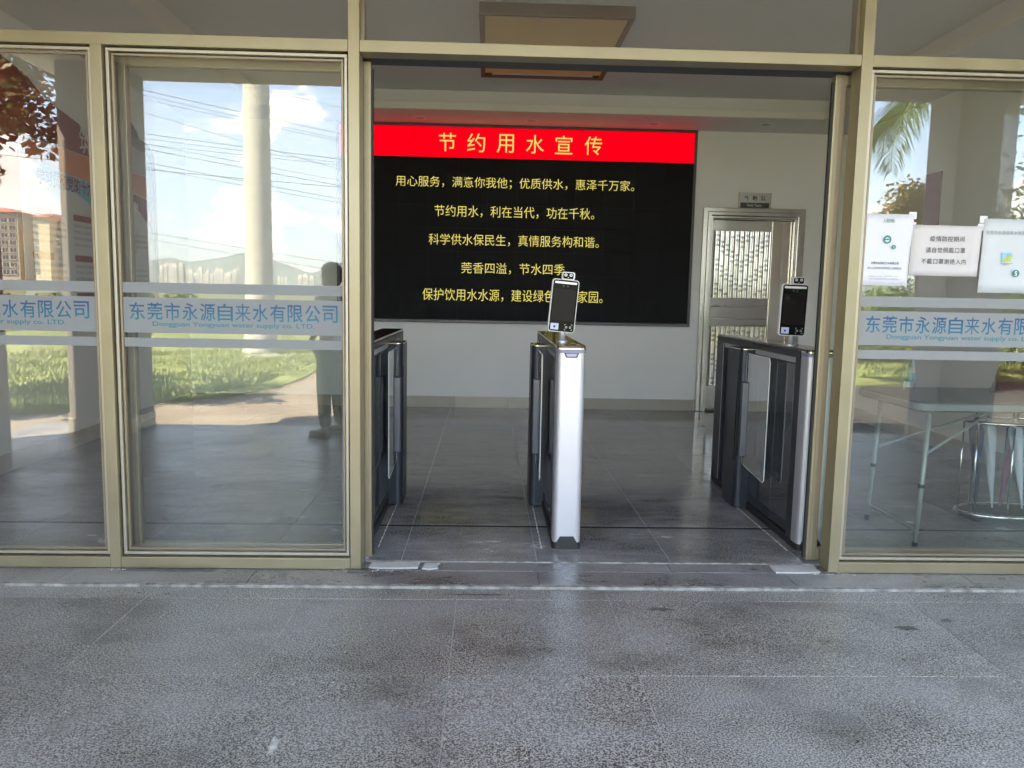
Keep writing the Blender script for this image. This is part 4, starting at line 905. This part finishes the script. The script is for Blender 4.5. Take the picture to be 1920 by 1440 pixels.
# hedges: one mass of leaves each
def hedge(x0, x1, y0, y1, z1, n, m, size, lab, seed, z0=GZ):
    random.seed(seed); t = thing('hedge', lab, 'hedge', ((x0+x1)/2, (y0+y1)/2, z0)); blobs = []
    for k in range(46):
        u = random.random(); X = (x0+(x1-x0)*u)-(x0+x1)/2; Y = (y0+(y1-y0)*u)-(y0+y1)/2+random.uniform(-.6,.6)
        r = random.uniform(.35,.7)*(z1-z0)*.6; blobs.append((X, Y, random.uniform(.15,.85)*(z1-z0), r))
    crown('foliage', t, m, blobs, n, size, flat=.9)
    ob('woody_core', M().tube([((x0-x1)*.45,(y0-y1)*.45,.3),((x1-x0)*.45,(y1-y0)*.45,.3)], .12, 6), BARK, t)
hedge(5.2, 13.5, -12.2, -13.2, 1.9, 26000, L_HEDGE, .10, 'bright green leafy hedge behind the right lawn strip', 31)
hedge(-22, -9.5, -24.5, -25.5, 1.0, 9000, L_GREEN, .16, 'dark green bushes along the back of the lawn at left', 32)
hedge(-9.3, 4, -25.5, -25, .95, 9000, L_HEDGE, .15, 'light green bushes along the back of the lawn behind the palm', 33)
hedge(4, 30, -26, -22, 1.3, 12000, L_GREEN, .17, 'green bushes closing the back of the forecourt at right', 34)
tag(ob('palm_base_stone', M().prism(rr(-.55,.55,-.3,.3,.12), 0, .16), EDGE, None, (-4.35,-11.75,GZ+.03), bev=.03), 'low white stone beside the foot of the royal palm', 'stone')

# wires on two poles
def pole(x, y, h, lab):
    t = thing('utility_pole', lab, 'utility pole', (x, y, GZ))
    ob('shaft', M().lathe([(.20,0),(.11,h)], n=14), CONC, t, smooth=True)
    for z in (h-.5, h-2.2, h-5.2, h-7.4): ob('crossarm', M().box(-.06,.06,-1.3,1.3,z-.06,z+.06), STEEL_D, t)
pole(-50, -38, 21, 'concrete utility pole far off to the left carrying the wires')
pole(46, -38, 13, 'concrete utility pole far off to the right carrying the wires')
WR = mat('wire_black', (.02,.02,.02), .6)
YW = 38.0
def vpt(px, py, Y):
    """mirror-image point of a photo pixel at distance Y behind the glass plane"""
    x = (px-960)/FPX; y = (720-py)/FPX; d = fw+x*r2+y*u2; t_ = (Y+D)/d.y; return Vector((d.x*t_, -Y+.09, H+d.z*t_))
for i, (a, c) in enumerate([((379,142),(652,204)),((293,173),(652,252)),((293,181),(652,261)),((296,192),(652,268)),((297,253),(652,299)),((310,262),(652,304)),((296,274),(652,341)),((297,283),(652,350)),((299,308),(652,374)),((301,319),(652,383)),((303,440),(652,496)),((303,453),(652,511)),((0,290),(155,306)),((95,249),(155,256)),((95,157),(155,175))]):
    A = vpt(*a, YW); B = vpt(*c, YW); dirv = (B-A)/(B.x-A.x)
    P0 = A+dirv*(-50-A.x); P1 = A+dirv*(46-A.x); pts = []
    for k in range(25):
        u = k/24; x = -50+96*u; q = A+dirv*(x-A.x); s = ((x-A.x)*(x-B.x))*.0012*0.5; pts.append((x, q.y-(i % 3)*.25, q.z+s))
    tag(ob('power_wire', M().tube(pts, .012 if i in (1,4,7,8,12) else .009, 4, False), WR), 'thin dark overhead wire slanting down across the mirrored sky', 'wire', 'overhead wires')

# apartment blocks
BW = mat('beige_render', (.60,.49,.33), .85, var=.06, vscale=.2); BW2 = mat('grey_render', (.44,.39,.31), .85, var=.06, vscale=.2)
ROOFM = mat('red_brown_roof', (.30,.12,.08), .7); WIN = mat('dark_window', (.05,.06,.07), .2); TRIM = mat('white_trim', (.62,.61,.58), .7)
WME = {}
def window(par, x, z, w, h, key, rail=False):
    if key not in WME:
        b = M(); b.box(-w/2,w/2,0,.15,0,h); b.cur = 1; b.box(-w/2-.15,w/2+.15,.0,.32,-.2,-.01).box(-w/2-.15,-w/2-.001,0,.3,0,h).box(w/2+.001,w/2+.15,0,.3,0,h).box(-.06,.06,.151,.2,0,h)
        if rail: b.box(-w/2-.4,w/2+.4,.0,1.4,-.35,-.205).box(-w/2-.4,w/2+.4,1.32,1.4,-.2,.7)
        WME[key] = b.mesh('window', [WIN, TRIM])
    return link('window', WME[key], par, (x, 0, z))
def block(x0, x1, y, hgt, dep, m, lab, cols, ww, wh, key, rail=False, hip=True, wz0=3, zmin=6):
    t = thing('apartment_block', lab, 'apartment building', ((x0+x1)/2, y, GZ), group=None); w = (x1-x0)/2
    ob('wall', M().box(-w, w, -dep, 0, 0, hgt), m, t)
    if hip: ob('roof', M().add([(-w-1,-dep-1,hgt),(w+1,-dep-1,hgt),(w+1,1,hgt),(-w-1,1,hgt),(-w*.25,-dep/2,hgt+2.4),(w*.25,-dep/2,hgt+2.4)], [(0,1,5,4),(1,2,5),(2,3,4,5),(3,0,4),(0,3,2,1)]), ROOFM, t)
    else: ob('parapet', M().box(-w-.3,w+.3,-dep-.3,.3,hgt,hgt+.8), TRIM, t)
    for c in cols:
        z = hgt-4.2
        while z > zmin: window(t, -w+2*w*c, z, ww, wh, key, rail); z -= 3.05
    return t
yb = -335
def sx(px, py=470): v = vpt(px, py, 335); return v.x
def sz(px, py): return vpt(px, py, 335).z-GZ
block(sx(-70), sx(36), yb, sz(20,398), 16, BW2, 'grey apartment block with white framed windows at the far left of the mirrored town', (.50,.63,.76,.90), 2.6, 1.7, 'a', False)
block(sx(38), sx(72), yb-14, sz(60,403), 14, BW, 'narrow beige apartment wing set back behind its neighbours', (.3,.7), 1.8, 1.6, 'b')
block(sx(70), sx(99), yb+2, sz(80,408), 18, mat('pale_render', (.68,.57,.40), .85), 'blank pale beige apartment wall with red tiled roof', (.12,), 1.2, 1.5, 'c')
block(sx(99.5), sx(127), yb-4, sz(110,416), 14, BW, 'beige apartment wing with stacked balconies beside the stair tower', (.2,.5,.8), 2.2, 1.9, 'd', True)
block(sx(107), sx(126), yb-20, sz(115,392), 10, BW, 'beige stairhead block rising behind the balconies', (.5,), 1.2, 1.3, 'f')
block(sx(127.5), sx(151), yb+1, sz(130,388), 12, mat('pale_render'), 'tall pale beige tower with two columns of windows', (.40,.78), 1.9, 1.7, 'e')
# hazy towers of the far skyline
random.seed(77)
px = 302
PALE = mat('pale_tower', (.66,.62,.55), .9); TOWM = mat('pale_tower', (.6,.58,.55))
def tower(px0, px1, py, Y):
    a = vpt(px0, 528, Y); c = vpt(px1, py, Y); w = (c.x-a.x)/2; h = c.z-GZ
    t = thing('distant_tower', 'pale distant tower in the hazy skyline beyond the lawn', 'tower block', ((a.x+c.x)/2, -Y, GZ), group='distant skyline towers')
    ob('tower_wall', M().box(-w, w, -2*abs(w), 0, 0, h), PALE, t)
    ob('roof_block', M().box(-w*.4, w*.3, -abs(w), -abs(w)*.3, h, h+3.5), PALE, t)
    z = h-5; b = M()
    while z > 12: b.box(-w*.85, w*.85, .01, .4, z-1.7, z); z -= 4.0
    ob('window_band', b, mat('hazy_glass', (.35,.36,.38), .4), t)
    return t
px = 300.0
while px < 452:
    w = random.choice((3,4,5,7,9)); h = random.uniform(503,517) if px > 350 else random.uniform(494,510)
    tower(px, px+w, h, 1400+random.uniform(-150, 350)); px += w*random.uniform(.75, 1.15)
for a, c, h in ((520,525,519),(527,531,521),(534,538,520),(558,566,518),(567,577,516),(579,588,519)):
    tower(a, c, h, 1500+random.uniform(-100, 250))
# hills
def ridge(Y, x0, x1, amp, seed, dep, n=120, m2=14):
    vs = []
    for i in range(n+1):
        for j in range(m2+1):
            u = i/n; X = x0+(x1-x0)*u; v = j/m2; f_ = math.sin(PI*v)
            hgt = amp*(.35+.9*abs(noise.fractal(Vector((X*.00045, seed, v*.4)), .9, 2.1, 6)))*f_
            vs.append((X, -Y-dep*(v-.5), GZ-1+hgt))
    return struct('hills', M().add(vs, [(i*(m2+1)+j, i*(m2+1)+j+1, (i+1)*(m2+1)+j+1, (i+1)*(m2+1)+j) for i in range(n) for j in range(m2)]), mat('wooded_hill', (.07,.10,.05), 1, var=.3, vscale=.004), smooth=True)
ridge(5200, -6500, 5000, 140, 2.3, 1200); ridge(7600, -8500, 8000, 430, 8.1, 1800)
hz = struct('haze', M().box(-9000, 9000, -9500, 300, -3, 800), [], kind='stuff'); hz.data.materials.clear()
hm = bpy.data.materials.new('haze'); hm.use_nodes = True; ht = hm.node_tree; ht.nodes.clear(); pv = ht.nodes.new('ShaderNodeVolumePrincipled'); pv.inputs['Density'].default_value = .00011; pv.inputs['Color'].default_value = (.80,.88,1,1); pv.inputs['Anisotropy'].default_value = .2
ho = ht.nodes.new('ShaderNodeOutputMaterial'); ht.links.new(pv.outputs[0], ho.inputs['Volume']); hz.data.materials.append(hm); hm.cycles.homogeneous_volume = True if hasattr(hm, 'cycles') else None

# ------------------------------------------------------------------ person standing on the porch (mirrored in the sliding pane)
def skin(name, joints, bones, m, parent, loc=(0,0,0), sub=2):
    me = bpy.data.meshes.new(name); me.from_pydata([j[:3] for j in joints], bones, []); me.materials.append(m)
    o = link(name, me, parent, loc); md = o.modifiers.new('skin', 'SKIN'); me.skin_vertices or me
    sv = me.skin_vertices[0].data if me.skin_vertices else None
    if sv is None:
        bpy.context.view_layer.objects.active = o; sv = me.skin_vertices[0].data
    for i, j in enumerate(joints): sv[i].radius = (j[3], j[4] if len(j) > 4 else j[3])
    sv[0].use_root = True; md.use_smooth_shade = True; ss = o.modifiers.new('sub', 'SUBSURF'); ss.levels = sub; ss.render_levels = sub
    return o
SK = mat('skin', (.45,.28,.20), .5); HAIR = mat('black_hair', (.015,.013,.012), .4)
SHIRT = mat('pale_blue_shirt', (.50,.53,.60), .8, bump=.2, bscale=12); TROU = mat('dark_grey_trousers', (.06,.065,.075), .8, bump=.2, bscale=12); SHOE = mat('black_shoes', (.02,.02,.02), .5)
P = thing('person', 'person in pale shirt and dark trousers standing on the porch, looking sideways', 'person', (-1.40, -3.42, PZ)); P.rotation_euler = (0,0,math.radians(-62)); 
P.scale = (.90,.90,.90)
# faces local -Y; joints: x, y, z, radius
J = [(0,0,.93,.135,.10),(0,0,1.08,.115,.085),(0,-.01,1.28,.14,.095),(0,0,1.40,.075,.06),(0,-.005,1.47,.05,.05),(0,-.02,1.56,.078,.09),(0,-.015,1.64,.072,.085),
     (.09,0,.86,.085,.085),(.10,-.01,.50,.056,.058),(.11,.01,.28,.05,.052),(.115,.02,.09,.034,.036),(.12,-.10,.045,.036,.028),
     (-.09,0,.86,.085,.085),(-.12,.0,.50,.056,.058),(-.14,.03,.28,.05,.052),(-.155,.04,.09,.034,.036),(-.165,-.08,.045,.036,.028),
     (.175,0,1.385,.05,.05),(.225,.02,1.14,.038,.038),(.17,-.15,1.05,.028,.028),(.10,-.24,1.10,.022,.026),
     (-.175,0,1.385,.05,.05),(-.225,.02,1.14,.038,.038),(-.18,-.10,.97,.028,.028),(-.14,-.20,.95,.022,.026)]
Bn = [(0,1),(1,2),(2,3),(3,4),(4,5),(5,6),(0,7),(7,8),(8,9),(9,10),(10,11),(0,12),(12,13),(13,14),(14,15),(15,16),(3,17),(17,18),(18,19),(19,20),(3,21),(21,22),(22,23),(23,24)]
skin('body', J, Bn, SK, P)
for base, s, up_ in ((20, 1, .02), (24, -1, -.02)):
    bx_, by_, bz_ = J[base][:3]
    for k in range(4):
        q = -.028+.018*k
        skin('finger', [(bx_+q*s, by_, bz_, .011),(bx_+q*s, by_-.045, bz_-.005, .009),(bx_+q*s-.004*s, by_-.070+.006*abs(k-1), bz_-.030, .008),(bx_+q*s-.006*s, by_-.062, bz_-.052, .007)], [(0,1),(1,2),(2,3)], SK, P, sub=1)
    skin('thumb', [(bx_-.02*s, by_+.02, bz_, .013),(bx_-.052*s, by_-.01, bz_-.008, .010),(bx_-.055*s, by_-.042, bz_-.02, .008)], [(0,1),(1,2)], SK, P, sub=1)
o = skin('shirt', [(0,0,.86,.155,.12),(0,0,1.08,.135,.105),(0,-.01,1.28,.16,.112),(0,0,1.39,.09,.075),(.175,0,1.385,.064,.064),(.222,.02,1.18,.058,.058),(-.175,0,1.385,.064,.064),(-.222,.02,1.18,.058,.058)], [(0,1),(1,2),(2,3),(3,4),(4,5),(3,6),(6,7)], SHIRT, P)
skin('trousers', [(0,0,.92,.145,.11),(.09,0,.84,.098,.098),(.10,-.01,.50,.075,.078),(.115,.02,.10,.062,.065),(-.09,0,.84,.098,.098),(-.12,.0,.50,.075,.078),(-.152,.04,.10,.062,.065)], [(0,1),(1,2),(2,3),(0,4),(4,5),(5,6)], TROU, P)
for x, y in ((.12,-.06),(-.163,-.04)):
    ob('shoe', M().prism([(q[0], q[1]) for q in rr(-.045,.045,-.11,.14,.04)], .0, .028).prism(rr(-.040,.040,-.095,.13,.036), .0285, .075), SHOE, P, (x,y,0), bev=.008)
hb = M(); nu, nv = 28, 16; hv = []
for j in range(nv+1):
    for i in range(nu):
        a = 2*PI*i/nu; ph = PI*j/nv; wob = 1+.02*math.sin(9*a+4*ph)
        hv.append((.096*wob*math.sin(ph)*math.cos(a), .012+.112*wob*math.sin(ph)*math.sin(a), 1.622+.118*wob*math.cos(ph)))
hf = []
for j in range(nv):
    for i in range(nu):
        q = (j*nu+i, j*nu+(i+1) % nu, (j+1)*nu+(i+1) % nu, (j+1)*nu+i); c = [sum(hv[k][d] for k in q)/4 for d in range(3)]
        if (c[1] < -.035 and c[2] < 1.665) or (c[1] < .03 and c[2] < 1.60) or c[2] < 1.53: continue
        hf.append(q)
hb.add(hv, hf); o = ob('hair', hb, HAIR, P, smooth=True); sm = o.modifiers.new('thick', 'SOLIDIFY'); sm.thickness = .012
ob('nose', M().add([(-.012,-.105,1.565),(.012,-.105,1.565),(0,-.135,1.56),(0,-.105,1.60)], [(0,1,2),(1,3,2),(3,0,2)]), SK, P)
for s in (-1, 1):
    ob('eye', M().lathe([(.002,-.002),(.009,0),(.002,.002)], 0, 0, 10), HAIR, P, (s*.028,-.100,1.60), (PI/2,0,0))
    ob('ear', M().prism(rr(-.016,.016,-.028,.028,.014), -.006, .006, 'x'), SK, P, (s*.082,-.01,1.58), (0,0,s*.2))
ob('mouth', M().prism(rr(-.022,.022,-.004,.004,.003), -.004, 0, 'y'), mat('lip', (.35,.12,.10), .5), P, (0,-.104,1.53))
